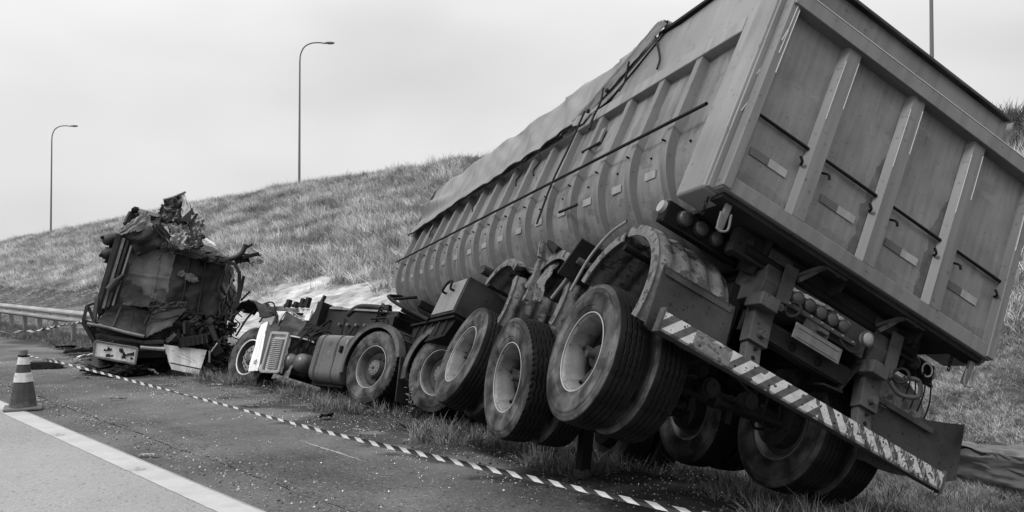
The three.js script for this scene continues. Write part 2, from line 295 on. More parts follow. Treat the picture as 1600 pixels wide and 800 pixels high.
// where bare dry soil shows on the bank behind the tractor (read off the photograph)
const bare = (s, n) => { const w = 0.9 * fbm(s * 0.5, n * 0.5, 9, 3) * 3; return sstep(10.4, 11.6, n + w * 0.4) * (1 - sstep(16.2, 17.8, n + w)) * sstep(8, 12, s + w) * (1 - sstep(28, 33, s + w)); };
{
  const ss = lines([[-400, -40, 30], [-40, -6, 2], [-6, 40, 0.5], [40, 120, 1.5], [120, 180, 4], [180, 700, 40]]);
  const ns = lines([[-500, -20, 40], [-20, 6, 2], [6, 34, 0.45], [34, 60, 2], [60, 600, 45]]);
  const m = M(1, { map: TX.soil, rough: 1, bump: 0.02, vc: true });
  const g = gridSN(ss, ns, groundY, (s, n) => { const b = bare(s, n); const v = fbm(s * 0.6, n * 0.6, 4, 4); const soil = n < 12 ? 0.06 : 0.1; return lerp((n < edgeN(s) - 0.5 ? 0.03 : soil) * (1 + 0.6 * v), 0.5 * (1 + 0.7 * v), b); });
  topMesh('ground_terrain', g, m, 'grassy ground rising from the verge into a long bank', 'ground', null, 'structure');
  const road = gridSN(lines([[-60, -8, 4], [-8, 40, 0.4], [40, 400, 10]]), lines([[-9, -1, 1], [-1, LINE_N + LINE_W + 0.03, 0.25]]), () => 0, (s, n) => 1 + 0.22 * fbm(s * 0.35, n * 0.6, 3, 4));
  topMesh('road_lane', road, M(0.3, { map: TX.lane, rough: 0.9, bump: 0.003, vc: true }), 'pale worn asphalt carriageway beside the white edge line', 'road', null, 'structure');
  const SEAM = LINE_N + LINE_W + 0.5, edge = [LINE_N + LINE_W + 0.03, LINE_N + LINE_W + 0.28, SEAM - 0.006, SEAM + 0.006, ...lines([[SEAM + 0.2, SHOULDER_N, 0.12]]), SHOULDER_N + 0.12];
  const last = edge.length - 1;
  const sh = gridSN(lines([[-60, -8, 4], [-8, 20, 0.12], [20, 40, 0.25], [40, 400, 10]]), edge.map((_, i) => i), (s, i) => -0.004 - (i === last ? 0.03 : 0), null, 2);
  { // re-lay with a ragged outer edge
    const p = sh.attributes.position, col = new Float32Array(p.count * 3);
    for (let k = 0; k < p.count; k++) { const x = p.getX(k), z = p.getZ(k), s = toS(x, z), i = Math.round(toN(x, z)); let n = edge[i]; if (i === 2 || i === 3) { n += 0.1 * fbm(s * 1.1, 1, 5, 5) + (i === 3 ? 0.022 * Math.max(-0.25, noise(s * 3.7, 2, 2)) : 0.006 * noise(s * 4.6, 5, 3)); if (n - edge[2] > -1) p.setY(k, -0.0045); } const far = (i / last); n += far * far * (edgeN(s) - SHOULDER_N) + far * far * 0.42 * fbm(s * 1.3, 3, 7, 4); const [nx, nz] = sn(s, n); p.setXYZ(k, nx, p.getY(k), nz); const c = 1 + 0.5 * fbm(s * 0.5, n * 0.8, 17, 4) - 0.25 * sstep(0.1, 0.35, fbm(s * 0.9, n * 0.9, 23, 4)); const mud = fbm(s * 1.6, n * 1.6, 41, 5) + 0.55 * (n - 5.1) - 0.5 * sstep(7, 13, s); const cc = c * (mud > 0.02 ? 0.42 + 0.2 * fbm(s * 6, n * 6, 2, 3) : 1); col.set([cc, cc, cc], k * 3); }
    sh.setAttribute('color', new THREE.BufferAttribute(col, 3)); sh.computeVertexNormals();
  }
  topMesh('road_shoulder', sh, M(0.15, { map: TX.asphalt, rough: 0.85, bump: 0.004, vc: true }), 'dark asphalt shoulder strewn with glass and gravel', 'road', null, 'structure');
  const ln = gridSN(lines([[-60, -8, 4], [-8, 40, 0.1], [40, 400, 10]]), [0, 1, 2, 3], () => 0.004);
  { const p = ln.attributes.position; for (let k = 0; k < p.count; k++) { const x = p.getX(k), z = p.getZ(k), s = toS(x, z), i = Math.round(toN(x, z)); const n = LINE_N + LINE_W * i / 3 + (i === 0 || i === 3 ? 0.012 * noise(s * 7, i * 5, 3) : 0); const [nx, nz] = sn(s, n); p.setXYZ(k, nx, 0.004, nz); } }
  topMesh('road_edge_line', ln, M(0.42, { map: TX.line, rough: 0.8 }), 'solid white painted edge line along the carriageway', 'road marking', null, 'structure');
}

{ // a pale gouge scraped into the shoulder
  const pts = [[470, 687], [497, 696], [530, 706], [568, 719]].map(([px, py]) => { const x = (px - 800) / F, d = CAM_H * F / (py - 425); return V(x * d, 0, -d); });
  const c = new THREE.CatmullRomCurve3(pts);
  topMesh('road_gouge', sheet((u, v) => { const p = c.getPoint(u), w = 0.028 * Math.sin(Math.PI * clamp(u * 0.94 + 0.03)) * (0.7 + 0.8 * noise(u * 22, v * 2, 3)); p.x += (v - 0.5) * w; p.z -= (v - 0.5) * w; p.y = 0.0005; return p; }, 60, 2, 0.003), M(0.3, { map: TX.lane, rough: 0.9 }), 'pale scraped gouge in the dark shoulder asphalt', 'road mark', null, 'structure');
}

// ---------------------------------------------------------------- the tipper semi-trailer (x forward from the tailgate, y up, z to its right)
function place(o, rx, ry, rz, t) { o.rotation.set(rx * D2R, ry * D2R, rz * D2R, 'YZX'); o.position.set(...t); o.updateMatrixWorld(true); }
const HW = 1.28, LEN = 9.57, TOPY = 2.26;
// outline of the hull from the top of the left wall round the belly; q = 0..1
const ARC_R = 0.78, ARC_Y = 0.75;
const hullPts = (() => { // list of [y, z, ny, nz] with arc length
  const o = []; const zt = -HW;
  const add = (y, z, ny, nz) => o.push([y, z, ny, nz]);
  for (let i = 0; i <= 8; i++) add(lerp(TOPY, ARC_Y, i / 8), zt, 0, -1);
  for (let i = 1; i <= 16; i++) { const a = i / 16 * Math.PI / 2; add(ARC_Y - ARC_R * Math.sin(a), zt + ARC_R - ARC_R * Math.cos(a), -Math.sin(a), -Math.cos(a)); }
  const half = o.length;
  for (let i = half - 1; i >= 0; i--) { const [y, z, ny, nz] = o[i]; add(y, -z, ny, -nz); }
  return o;
})();
function hullAt(q) { const f = q * (hullPts.length - 1), i = Math.min(hullPts.length - 2, Math.floor(f)), t = f - i, a = hullPts[i], b = hullPts[i + 1]; return [0, 1, 2, 3].map(k => lerp(a[k], b[k], t)); }
const trailer = thing('tipper_trailer', 'long grey ribbed tipper semi-trailer tilted with its left wheels in the air', 'trailer');
place(trailer, 28.309, 112.175, -6.643, [2.449, 1.751, -5.879]);
{
  const T = trailer, RIBS = []; for (let k = 0; k < 16; k++) RIBS.push(0.95 + k * 0.565);
  // hull: panels bulge a little between the ribs
  const hull = part(T, 'hull', sheet((u, v) => {
    const x = 0.3 + u * (LEN - 0.3), [y, z, ny, nz] = hullAt(v); const k = (x - RIBS[0]) / 0.565, fr = k - Math.floor(k);
    const low = ny < -0.02 ? 1 : 0.35; const b = 0.014 * fbm(x * 2.1, y * 2.1, z * 2, 3);
    return V(x, y + ny * b, z + nz * b);
  }, 170, hullPts.length - 1, -0.012, 0.9, true), MT.hull);
  // ribs: pressed hat sections that follow the wall down and round the belly
  const ribGeo = (() => {
    const sec = [[-0.062, 0.0], [-0.043, 0.085], [0.043, 0.085], [0.062, 0.0]], path = [];
    for (let i = 0; i < hullPts.length; i++) { const [y] = hullPts[i]; if (y > 1.5) continue; path.push(hullPts[i]); }
    path.unshift([1.52, -HW, 0, -1]); path.push([1.52, HW, 0, 1]);
    const pos = [], idx = []; path.forEach(([y, z, ny, nz]) => sec.forEach(([x, h]) => { const k = h * (1 - 0.4 * sstep(0.25, 1, -ny)) - 0.004; pos.push(x, y + ny * k, z + nz * k); }));
    for (let i = 0; i < path.length - 1; i++) for (let j = 0; j < 3; j++) { const a = i * 4 + j; idx.push(a, a + 1, a + 4, a + 1, a + 5, a + 4); }
    const g = new THREE.BufferGeometry(); g.setAttribute('position', new THREE.Float32BufferAttribute(pos, 3)); g.setIndex(idx); g.computeVertexNormals(); return metreUV(crease(g, 0.7));
  })();
  for (const x of RIBS) { const m = new THREE.Mesh(ribGeo, MT.side); m.name = 'rib'; m.position.x = x; m.castShadow = m.receiveShadow = true; hull.add(m); }
  for (const z of [-1, 1]) {
    const b = (x0, x1, y0, y1, z0, z1, r) => z < 0 ? bx(x0, x1, y0, y1, z0, z1, r) : bx(x0, x1, y0, y1, -z1, -z0, r);
    const tr = part(T, 'top_rail', b(0.4, LEN, 1.45, 1.6, -1.375, -1.2, 0.012), MT.rail);
    part(tr, 'weld_seam', b(0.42, LEN, 1.6, 1.608, -1.33, -1.3), MT.dark);
    part(T, 'sideboard', sheet((u, v) => { const x = lerp(z < 0 ? 0.1 : 0.36, LEN, u), y = lerp(1.6, TOPY, v); return V(x, y, z * (1.312 + 0.02 * fbm(x * 1.7, y * 2, 4, 3))); }, 90, 10, z * 0.03, 0.9), MT.rail);
    part(T, 'cap_rail', b(z < 0 ? 0.02 : 0.4, 2.15, TOPY, TOPY + 0.05, -1.345, -1.24, 0.008), MT.dark);
    const post = part(T, 'corner_post', [b(0.06, 0.41, -0.02, z < 0 ? TOPY - 0.02 : 1.62, -1.37, -1.14, 0.025)], MT.rail);
    part(post, 'post_flange', b(0.035, 0.062, 0.0, z < 0 ? TOPY - 0.1 : 1.5, -1.345, -1.12), MT.edge);
    if (z < 0) { const r = rng(7); for (let k = 0; k < 7; k++) { const y = 0.6 + r() * 1.3; part(post, 'paint_scratch', beam([0.033, y, -1.33 + 0.1 * r()], [0.033, y + 0.1 + 0.25 * r(), -1.31 + 0.1 * r()], 0.004, 0.004 + 0.006 * r()), MT.scratch); } }
    // rope rail and its brackets
    const rr = part(T, 'rope_rail', tube([[0.42, 0.77, -1.395 * -z * -1], [3, 0.775, z * 1.395], [LEN, 0.77, z * 1.395]].map(p => [p[0], p[1], z * 1.402]), 0.014, 24, 8), MT.under);
  }
  // bolts and hooks along the left ribs, reflective stickers in the bays
  RIBS.forEach((x, i) => {
    part(T, 'rope_hook', cyl([x, 0.63, -1.36], [x, 0.627, -1.392], 0.01, 0.008, 8), MT.dark);
    part(T, 'bolt', cyl([x - 0.26, 0.6, -1.27], [x - 0.26, 0.6, -1.29], 0.011, 0.009, 8), MT.dark);
    if (i < 15) part(T, 'reflective_sticker', sheet((u, v) => { const y = 0.43 + v * 0.06, a = Math.asin(clamp((ARC_Y - y) / ARC_R)); return V(x + 0.2 + u * 0.17, y - 0.02 * Math.sin(a), -HW + ARC_R - (ARC_R + 0.021) * Math.cos(a)); }, 2, 3, -0.002), MT.tapeLight);
  });
  part(T, 'short_rail', cyl([2.38, 1.06, -1.36], [2.75, 1.06, -1.36], 0.014), MT.under);
  part(T, 'short_rail', cyl([2.37, 0.38, -1.32], [2.76, 0.38, -1.32], 0.014), MT.under);
  part(T, 'name_plate', bx(2.5, 2.58, 1.12, 1.3, -1.33, -1.31), MT.galvDark);
  part(T, 'front_wall', sheet((u, v) => { const z = lerp(-HW, HW, u), a = Math.abs(z) > HW - ARC_R ? Math.asin(clamp((Math.abs(z) - (HW - ARC_R)) / ARC_R, 0, 1)) : 0; const yb = ARC_Y - ARC_R * Math.cos(a); return V(LEN + 0.02 + 0.05 * Math.sin(u * 30) * 0.2, lerp(yb, TOPY, v), z); }, 24, 6, 0.03), MT.side);
  part(T, 'floor', bx(0.1, 0.9, -0.02, 0.02, -1.14, 1.14), MT.under);

  // ---- tailgate
  const gateX = (y, z) => 0.006 - 0.018 * fbm(z * 1.6, y * 1.4, 3, 3) - 0.004 * fbm(z * 7, y * 7, 5, 2);
  const gg = sheet((u, v) => { const z = lerp(-1.27, 1.27, u), y = lerp(0.05, 1.56, v); return V(gateX(y, z), y, z); }, 60, 36, 0.03, 0.9, true);
  const gate = part(T, 'tailgate', gg, MT.gate);
  part(gate, 'top_beam', [bx(-0.095, 0.03, 1.525, 1.645, -1.3, 1.3, 0.008)], MT.gateFrame);
  part(gate, 'top_beam_edge', bx(-0.098, -0.09, 1.645, 1.65, -1.29, 1.29), MT.scratch);
  part(gate, 'bottom_beam', [bx(-0.06, 0.03, -0.01, 0.105, -1.3, 1.3, 0.01)], MT.gateFrame);
  part(gate, 'bottom_lip', bx(-0.02, 0.12, -0.05, -0.01, -1.25, 1.25), MT.under);
  for (const s of [-1, 1]) {
    part(gate, 'side_post', [s < 0 ? bx(-0.075, 0.03, 0, 1.9, -1.31, -1.235, 0.008) : bx(-0.075, 0.03, 0, 1.56, 1.235, 1.31, 0.008)], MT.gateFrame);
    if (s < 0) for (const [y0, y1, dz] of [[0.95, 1.5, 0], [1.1, 1.9, -0.03], [1.2, 1.34, -0.045]]) part(gate, 'paint_scratch', beam([-0.077, y0, -1.243 + dz], [-0.077, y1, -1.24 + dz * 0.6], 0.005, 0.005), MT.scratch); else part(gate, 'paint_scratch', beam([-0.077, 0.9, 1.24], [-0.077, 1.45, 1.24], 0.005, 0.004), MT.scratch);
  }
  for (const z of [-0.675, -0.01, 0.655]) {
    part(gate, 'rib', prism([[-0.085, 0], [-0.055, 0.06], [0.055, 0.06], [0.085, 0]], 1.42, 0.004).rotateX(Math.PI / 2).rotateY(-Math.PI / 2).translate(0.0, 0.815, z), MT.gateFrame);
    for (const [e, y0, y1] of [[0.052, 1.05, 1.45], [-0.056, 0.9, 1.4]]) part(gate, 'worn_edge', bx(-0.0635, -0.06, y0 + 0.1 * noise(z * 9, e * 20, 1), y1, z + e - 0.002, z + e + 0.002), MT.scratch);
  }
  for (const [z0, z1] of [[-1.235, -0.755], [-0.6, -0.09], [0.07, 0.575], [0.735, 1.235]]) {
    part(gate, 'rod', cyl([-0.018, 0.64, z0], [-0.018, 0.635, z1], 0.011, 0.013, 10), MT.dark);
    if (z0 > -1) part(gate, 'rod_hook', tube([[-0.01, 0.54, z0 + 0.02], [-0.05, 0.53, z0 + 0.05], [-0.05, 0.5, z0 + 0.07]], 0.01, 8, 6), MT.dark);
    part(gate, 'rod_hook', tube([[-0.01, 0.5, z1 - 0.01], [-0.05, 0.5, z1 - 0.03], [-0.05, 0.53, z1 - 0.06]], 0.01, 8, 6), MT.dark);
  }
  for (const z of [-1.0, -0.35, 0.29, 0.92]) {
    const strip = (z0, z1) => sheet((u, v) => { const y = lerp(0.345, 0.405, v), q = lerp(z0, z1, u); return V(gateX(y, q) - 0.004, y, q); }, 8, 3, -0.004);
    part(gate, 'dark_reflector', strip(z - 0.17, z - 0.005), MT.tapeDark);
    part(gate, 'light_reflector', strip(z - 0.005, z + 0.16), MT.tapeLight);
  }
  // board above the gate, set forward between the side walls
  const ub = part(T, 'upper_board', bx(0.3, 0.33, 1.58, 2.22, -1.2, 1.22), MT.gateFrame);
  part(ub, 'board_cap', [bx(0.25, 0.36, 2.2, 2.235, -1.2, 1.2, 0.01)], MT.bracket);
  for (const z of [-0.5, 0.3, 0.95]) part(ub, 'bolt', cyl([0.305, 1.95, z], [0.28, 1.95, z], 0.02, 0.015, 10), MT.dark);

  // ---- chassis
  for (const z of [-0.45, 0.45]) part(T, 'chassis_rail', [bx(0.3, 9.3, -0.5, -0.48, z - 0.07, z + 0.07), bx(0.3, 9.3, -0.12, -0.1, z - 0.07, z + 0.07), bx(0.3, 9.3, -0.48, -0.12, z - 0.008, z + 0.008)], MT.dark);
  for (let k = 0; k < 9; k++) part(T, 'cross_member', [bx(0.6 + k * 1.02, 0.72 + k * 1.02, -0.1, 0.0, -1.1, 1.1)], MT.dark);
  part(T, 'rear_cross_member', [bx(0.22, 0.3, -0.22, -0.03, -0.9, 0.9), bx(0.32, 0.36, -0.66, -0.52, -0.56, 0.36)], MT.under);
  const hb = part(T, 'drilled_beam', [bx(0.2, 0.22, -0.67, -0.54, -0.5, 0.34), bx(0.22, 0.3, -0.68, -0.66, -0.5, 0.34), bx(0.22, 0.3, -0.55, -0.53, -0.5, 0.34)], MT.under);
  for (const z of [-0.44, -0.2, 0.05]) part(hb, 'hole_rim', [lathe([[0.026, -0.004], [0.034, -0.004], [0.034, 0.004], [0.026, 0.004], [0.026, -0.004]], 18, 'x').translate(0.196, -0.62, z), cyl([0.199, -0.62, z], [0.203, -0.62, z], 0.027, 0.027, 18)], MT.black);
  part(hb, 'end_bracket', [beam([0.25, -0.45, 0.42], [0.25, -0.72, 0.30], 0.1, 0.02), beam([0.25, -0.72, 0.33], [0.25, -0.74, 0.15], 0.1, 0.015)], MT.under);

  // bumper with faded chevrons
  {
    const w = 1024, h = 64, d = new Uint8Array(w * h * 4);
    for (let j = 0; j < h; j++) for (let i = 0; i < w; i++) {
      const u = i / w, v = j / h, mid = 0.53, dir = u < mid ? -1 : 1;
      let st = ((u * 17.5 + dir * v * 0.85 + (dir > 0 ? 0.2 : 0)) % 1 + 1) % 1; let g = st < 0.55 ? 0.72 : 0.3;
      const m = fbm(u * 40, v * 3, 3, 4), m2 = fbm(u * 9, v * 1.5, 8, 4);
      if (u > 0.1 && u < 0.22) g = lerp(g, 0.42, sstep(-0.1, 0.2, m2 + 0.1));
      if (u > 0.62) { const scr = noise(u * 160, v * 2.5, 2); if (scr > 0.1) g = lerp(g, 0.62, 0.7); if (scr < -0.25) g = lerp(g, 0.2, 0.7); }
      if (m > 0.22) g = 0.24; g += 0.18 * m; if (v < 0.12 + 0.1 * m) g *= 0.55;
      const o = (j * w + i) * 4; d[o] = d[o + 1] = d[o + 2] = clamp(g) * 255; d[o + 3] = 255;
    }
    const t = new THREE.DataTexture(d, w, h, THREE.RGBAFormat); t.colorSpace = THREE.SRGBColorSpace; t.magFilter = THREE.LinearFilter; t.minFilter = THREE.LinearMipmapLinearFilter; t.generateMipmaps = true; t.needsUpdate = true;
    const bump = part(T, 'bumper', [bx(0.1, 0.17, -1.04, -0.9, -1.27, 1.32, 0.006)], MT.bracket);
    const f = new THREE.PlaneGeometry(2.58, 0.132).toNonIndexed(); f.rotateY(-Math.PI / 2); f.translate(0.096, -0.968, 0.025); f.userData.keepUV = true;
    { const p = f.attributes.position; for (let i = 0; i < p.count; i++) f.attributes.uv.setXY(i, (p.getZ(i) - 0.025) / 2.58 + 0.5, (p.getY(i) + 0.968) / 0.132 + 0.5); }
    const st = part(bump, 'chevron_strip', f, M(1, { map: t, rough: 0.5 }));
    for (const z of [-1.275, 1.325]) part(bump, 'end_plate', bx(0.09, 0.15, -1.05, -0.88, z - 0.008, z + 0.008), MT.bracket);
    for (let k = 0; k < 16; k++) part(bump, 'rivet', cyl([0.1, -0.93 - 0.06 * (k % 2), -1.1 + k * 0.15], [0.09, -0.93 - 0.06 * (k % 2), -1.1 + k * 0.15], 0.008, 0.006, 8), MT.under);
  }
  // the two arms that carry the bumper
  for (const z of [-0.5, 0.55]) {
    const arm = part(T, 'bumper_arm', [
      prism([[0.0, -0.05], [0.28, -0.05], [0.3, -0.3], [0.2, -0.44], [-0.02, -0.42], [-0.06, -0.3]], 0.2, 0.008).translate(0.22, 0, z),
      beam([0.27, -0.36, z], [0.2, -0.76, z], 0.17, 0.1, 0.008), beam([0.24, -0.7, z], [0.17, -0.92, z], 0.13, 0.07, 0.006)], MT.bracket);
    part(arm, 'cover_plate', beam([0.148, -0.12, z + 0.06], [0.148, -0.4, z + 0.07], 0.11, 0.01), MT.bracket);
    for (const [y, dz] of [[-0.45, -0.05], [-0.45, 0.05], [-0.68, 0]]) part(arm, 'pin', cyl([0.17, y, z + dz], [0.11, y, z + dz], 0.032, 0.028, 14), MT.bracket);
    for (const y of [-0.79, -0.86]) part(arm, 'hole', cyl([0.16, y, z], [0.147, y + 0.002, z], 0.016, 0.016, 12), MT.black);
    part(arm, 'lug', [bx(0.08, 0.26, -0.52, -0.42, z - 0.14, z + 0.02, 0.01)], MT.bracket);
    part(arm, 'ring', new THREE.TorusGeometry(0.055, 0.011, 8, 20).rotateY(0.5).translate(0.1, -0.42, z + 0.14), MT.under);
  }
  part(T, 'shackle', tube([[0.1, -0.42, 0.72], [0.06, -0.4, 0.82], [0.06, -0.5, 0.86], [0.1, -0.55, 0.72], [0.1, -0.5, 0.6]], 0.017, 30, 8), MT.bracket);
  // lamp bar and number plate
  {
    const bar = part(T, 'lamp_bar', [bx(0.13, 0.17, -0.4, -0.365, -0.42, 0.26, 0.006), bx(0.2, 0.22, -0.42, -0.2, -0.42, 0.4)], MT.bracket);
    for (let k = 0; k < 5; k++) { const z = -0.32 + k * 0.108; part(bar, 'marker_lamp', [cyl([0.2, -0.31, z], [0.13, -0.31, z], 0.053, 0.05, 22), new THREE.SphereGeometry(0.05, 18, 8).scale(0.35, 1, 1).translate(0.13, -0.31, z)], MT.lamp); }
    for (let k = 0; k < 7; k++) part(bar, 'bolt', cyl([0.135, -0.38, -0.38 + k * 0.1], [0.12, -0.38, -0.38 + k * 0.1], 0.009, 0.009, 8), MT.galvDark);
    part(bar, 'torn_paper', torn([[0.18, -0.27, -0.36], [0.18, -0.23, 0.02], [0.18, -0.215, 0.02], [0.18, -0.235, -0.36]], { amp: 0.01, jag: 0.02, nu: 20, nv: 3, t: 0.002, seed: 4 }), MT.whiteDirty);
    part(bar, 'torn_paper', torn([[0.18, -0.26, 0.06], [0.18, -0.265, 0.2], [0.18, -0.235, 0.2], [0.18, -0.225, 0.06]], { amp: 0.01, jag: 0.05, nu: 12, nv: 3, t: 0.002, seed: 6 }), MT.whiteDirty);
    const pl = part(T, 'number_plate', box(0.012, 0.115, 0.44, 0.13, -0.53, -0.06, 0.004), MT.plate);
    part(pl, 'plate_holder', bx(0.14, 0.16, -0.49, -0.38, -0.2, 0.02), MT.bracket);
    part(pl, 'plate_lamp', bx(0.1, 0.14, -0.455, -0.425, -0.1, -0.01, 0.01), MT.bracket);
    part(pl, 'plate_emboss', [bx(0.121, 0.124, -0.506, -0.504, -0.25, 0.13), bx(0.121, 0.124, -0.572, -0.57, -0.25, 0.13)], MT.under);
    const rl = part(T, 'reversing_lamp', [lathe([[0, -0.022], [0.03, -0.019], [0.046, -0.01], [0.05, 0.004], [0.05, 0.03]], 24, 'x').translate(0.1, -0.31, 0.315)], MT.lampLight);
    part(rl, 'lamp_rim', new THREE.TorusGeometry(0.053, 0.009, 8, 24).rotateY(Math.PI / 2).translate(0.1, -0.31, 0.315), MT.bracket);
    part(T, 'hose', tube([[0.12, -0.42, 0.1], [0.09, -0.47, 0.18], [0.09, -0.44, 0.27], [0.12, -0.38, 0.3]], 0.008, 24, 6), MT.rope);
  }
  // tail lamp boxes
  for (const [z0, z1, zs] of [[-1.36, -0.7, [-1.2, -1.055, -0.91, -0.77]], [0.86, 1.36, [0.97, 1.11, 1.25]]]) {
    const bxm = part(T, 'tail_lamp_box', [bx(0.47, 0.58, -0.185, -0.015, z0, z1, 0.02), bx(0.45, 0.48, -0.2, -0.185, z0, z1)], MT.dark);
    zs.forEach((z, i) => {
      const broken = z0 > 0 && i === 2;
      const lm = part(bxm, 'tail_lamp', broken ? [new THREE.TorusGeometry(0.052, 0.007, 8, 24).rotateY(Math.PI / 2).translate(0.44, -0.1, z)] : [lathe([[0, -0.028], [0.03, -0.024], [0.05, -0.012], [0.058, 0], [0.058, 0.04]], 26, 'x').translate(0.44, -0.1, z)], broken ? MT.white : MT.lamp);
      part(lm, 'lamp_ring', new THREE.TorusGeometry(0.06, 0.006, 6, 24).rotateY(Math.PI / 2).translate(0.462, -0.1, z), MT.under);
    });
    const so = z0 < 0 ? -1 : 1; part(bxm, 'side_marker', cyl([0.52, -0.08, so * 1.36], [0.52, -0.08, so * 1.39], 0.05, 0.046, 20), MT.lampLight);
  }
  // latches and hinges that hang under the gate
  for (const [z, l] of [[-1.16, 0.22], [1.22, 0.22]]) {
    const la = part(T, 'gate_latch', [beam([0.02, -0.0, z], [0.08, -l, z + 0.03], 0.05, 0.03, 0.008), tube([[0.03, -0.1, z + 0.05], [0.03, -0.22, z + 0.06], [0.04, -0.24, z], [0.03, -0.12, z - 0.03]], 0.009, 16, 6), cyl([0.02, 0.0, z - 0.09], [0.02, 0.0, z + 0.09], 0.022)], MT.galvDark);
    for (let k = 0; k < 4; k++) part(la, 'chain_link', new THREE.TorusGeometry(0.016, 0.005, 6, 10).scale(0.7, 1.2, 1).rotateY(k * 1.57).translate(0.1, -0.06 - k * 0.034, z - 0.12), MT.dark);
  }
  for (const z of [-0.18, 0.6]) {
    part(T, 'gate_hinge', [cyl([0.02, -0.03, z - 0.1], [0.02, -0.03, z + 0.1], 0.028), beam([0.02, -0.03, z - 0.08], [0.2, -0.14, z - 0.16], 0.05, 0.03, 0.008), beam([0.1, -0.08, z - 0.1], [0.12, -0.2, z - 0.2], 0.035, 0.03), cyl([0.0, 0.01, z + 0.04], [0.05, -0.05, z + 0.04], 0.018)], MT.bracket);
    part(T, 'hinge_plate', prism([[0, -0.02], [0.3, -0.02], [0.22, -0.16], [0.05, -0.12]], 0.02).translate(0.05, 0, z + 0.14), MT.under);
  }
  part(T, 'hinge_shaft', cyl([0.22, -0.16, -0.8], [0.22, -0.16, 0.85], 0.035), MT.dark);
  part(T, 'tail_bracket', [prism([[0, 0], [0.3, 0.02], [0.3, -0.2], [0.12, -0.26]], 0.03).translate(0.15, -0.02, -0.66), prism([[0, 0], [0.3, 0.02], [0.3, -0.2], [0.12, -0.26]], 0.03).translate(0.15, -0.02, 0.82), beam([0.2, -0.08, -0.8], [0.35, -0.24, -0.62], 0.06, 0.05)], MT.under);
  for (let k = 0; k < 4; k++) part(T, 'cable', tube([[0.4, -0.15, 1.0 + k * 0.09], [0.36, -0.3 - 0.1 * (k % 2), 1.04 + k * 0.08], [0.42, -0.62 - 0.06 * k, 1.05 + k * 0.07]], 0.006, 16, 5), MT.rope);

  // ---- mudguards
  function arch(cx, cy, r, a0, a1, z0, z1, mat, label, bands = 4) {
    const g = sheet((u, v) => { const a = lerp(a0, a1, u) * D2R, z = lerp(z0, z1, v); const w = 0.024 * Math.pow(Math.abs(Math.sin(v * Math.PI * bands)), 3) + 0.01 * fbm(u * 4, v * 4, cx, 2); return V(cx + (r + w) * Math.cos(a), cy + (r + w) * Math.sin(a), z); }, 26, 30, 0.012, 0.8);
    const m = part(T, 'mudguard', g, mat, label);
    const lip = sheet((u, v) => { const a = lerp(a0, a1, u) * D2R; return V(cx + (r - 0.075 + 0.085 * v) * Math.cos(a), cy + (r - 0.075 + 0.085 * v) * Math.sin(a), z0 - 0.008 - 0.02 * v * (1 - v)); }, 26, 3, 0.012);
    part(m, 'mudguard_lip', lip, mat); return m;
  }
  for (const s of [-1, 1]) {
    const z0 = s < 0 ? -1.31 : 1.31, z1 = s < 0 ? -0.68 : 0.68;
    const flap = (x, z, y0, y1) => part(T, 'mud_flap', sheet((u, v) => V(x - 0.05 * v + 0.03 * Math.sin(u * 5) * v, lerp(y0, y1, v) + (s > 0 ? 0.24 * Math.pow(1 - u, 1.6) : 0) + 0.02 * noise(u * 6, x, 2) * v, lerp(z, z - s * (s < 0 ? 0.62 : 0.98), u)), 12, 8, 0.014), MT.flap);
    arch(0.94, -0.74, 0.6, 84, 200, z0, z1, MT.guard); arch(0.96, -0.76, 0.6, 22, 80, z0, z1, MT.guard);
    const fl = flap(s < 0 ? 0.28 : 0.29, s < 0 ? z0 : 1.6, s < 0 ? -0.56 : -0.64, s < 0 ? -1.02 : -1.1); part(fl, 'clamp_strip', [bx(0.25, 0.272, -0.62, -0.58, Math.min(z0, z1) + 0.02, Math.max(z0, z1) - 0.04)], MT.bracket);
    arch(2.3, -0.72, 0.58, 150, 200, z0, z1, MT.guard); arch(2.3, -0.72, 0.58, 30, 120, z0, z1, MT.guard);
    arch(3.66, -0.62, 0.6, 145, 202, z0, z1, MT.guard); arch(3.66, -0.62, 0.6, 40, 125, z0, z1, MT.guard);
    part(T, 'guard_stay', [cyl([1.0, -0.3, z0], [1.0, -0.3, s * 0.45], 0.025), cyl([1.65, -0.45, z0], [1.65, -0.45, s * 0.45], 0.025), cyl([2.8, -0.35, z0], [2.8, -0.35, s * 0.45], 0.025)], MT.dark);
    if (s < 0) {
      part(T, 'bent_guard_edge', tube([[1.62, -0.62, -1.33], [1.5, -0.34, -1.34], [1.3, -0.14, -1.34], [1.1, -0.06, -1.33]], 0.014, 24, 6), MT.galvDark);
      part(T, 'bent_guard_edge', tube([[1.95, -0.66, -1.33], [1.78, -0.5, -1.34], [1.62, -0.3, -1.34]], 0.018, 20, 6), MT.galvDark);
      part(T, 'guard_bracket', [beam([2.62, -0.02, -1.3], [2.48, -0.22, -1.3], 0.26, 0.02), torn([[2.75, -0.15, -1.3], [2.35, -0.2, -1.28], [2.3, -0.62, -1.28], [2.7, -0.6, -1.3]], { amp: 0.05, jag: 0.03, seed: 9, freq: 2 }), beam([2.62, -0.15, -1.33], [2.55, -0.62, -1.33], 0.05, 0.04)], MT.guard);
      part(T, 'guard_bracket', [beam([2.62, 0.0, -1.33], [2.3, -0.13, -1.33], 0.05, 0.06), beam([1.55, -0.2, -1.3], [1.75, -0.5, -1.3], 0.3, 0.03)], MT.under);
      part(T, 'stub_pin', cyl([1.62, -0.36, -1.25], [1.62, -0.36, -1.38], 0.035, 0.03, 14), MT.bracket);
      part(T, 'stub_pin', cyl([4.55, 0.0, -1.15], [4.5, -0.02, -1.32], 0.06, 0.055, 16), MT.bracket);
    }
  }
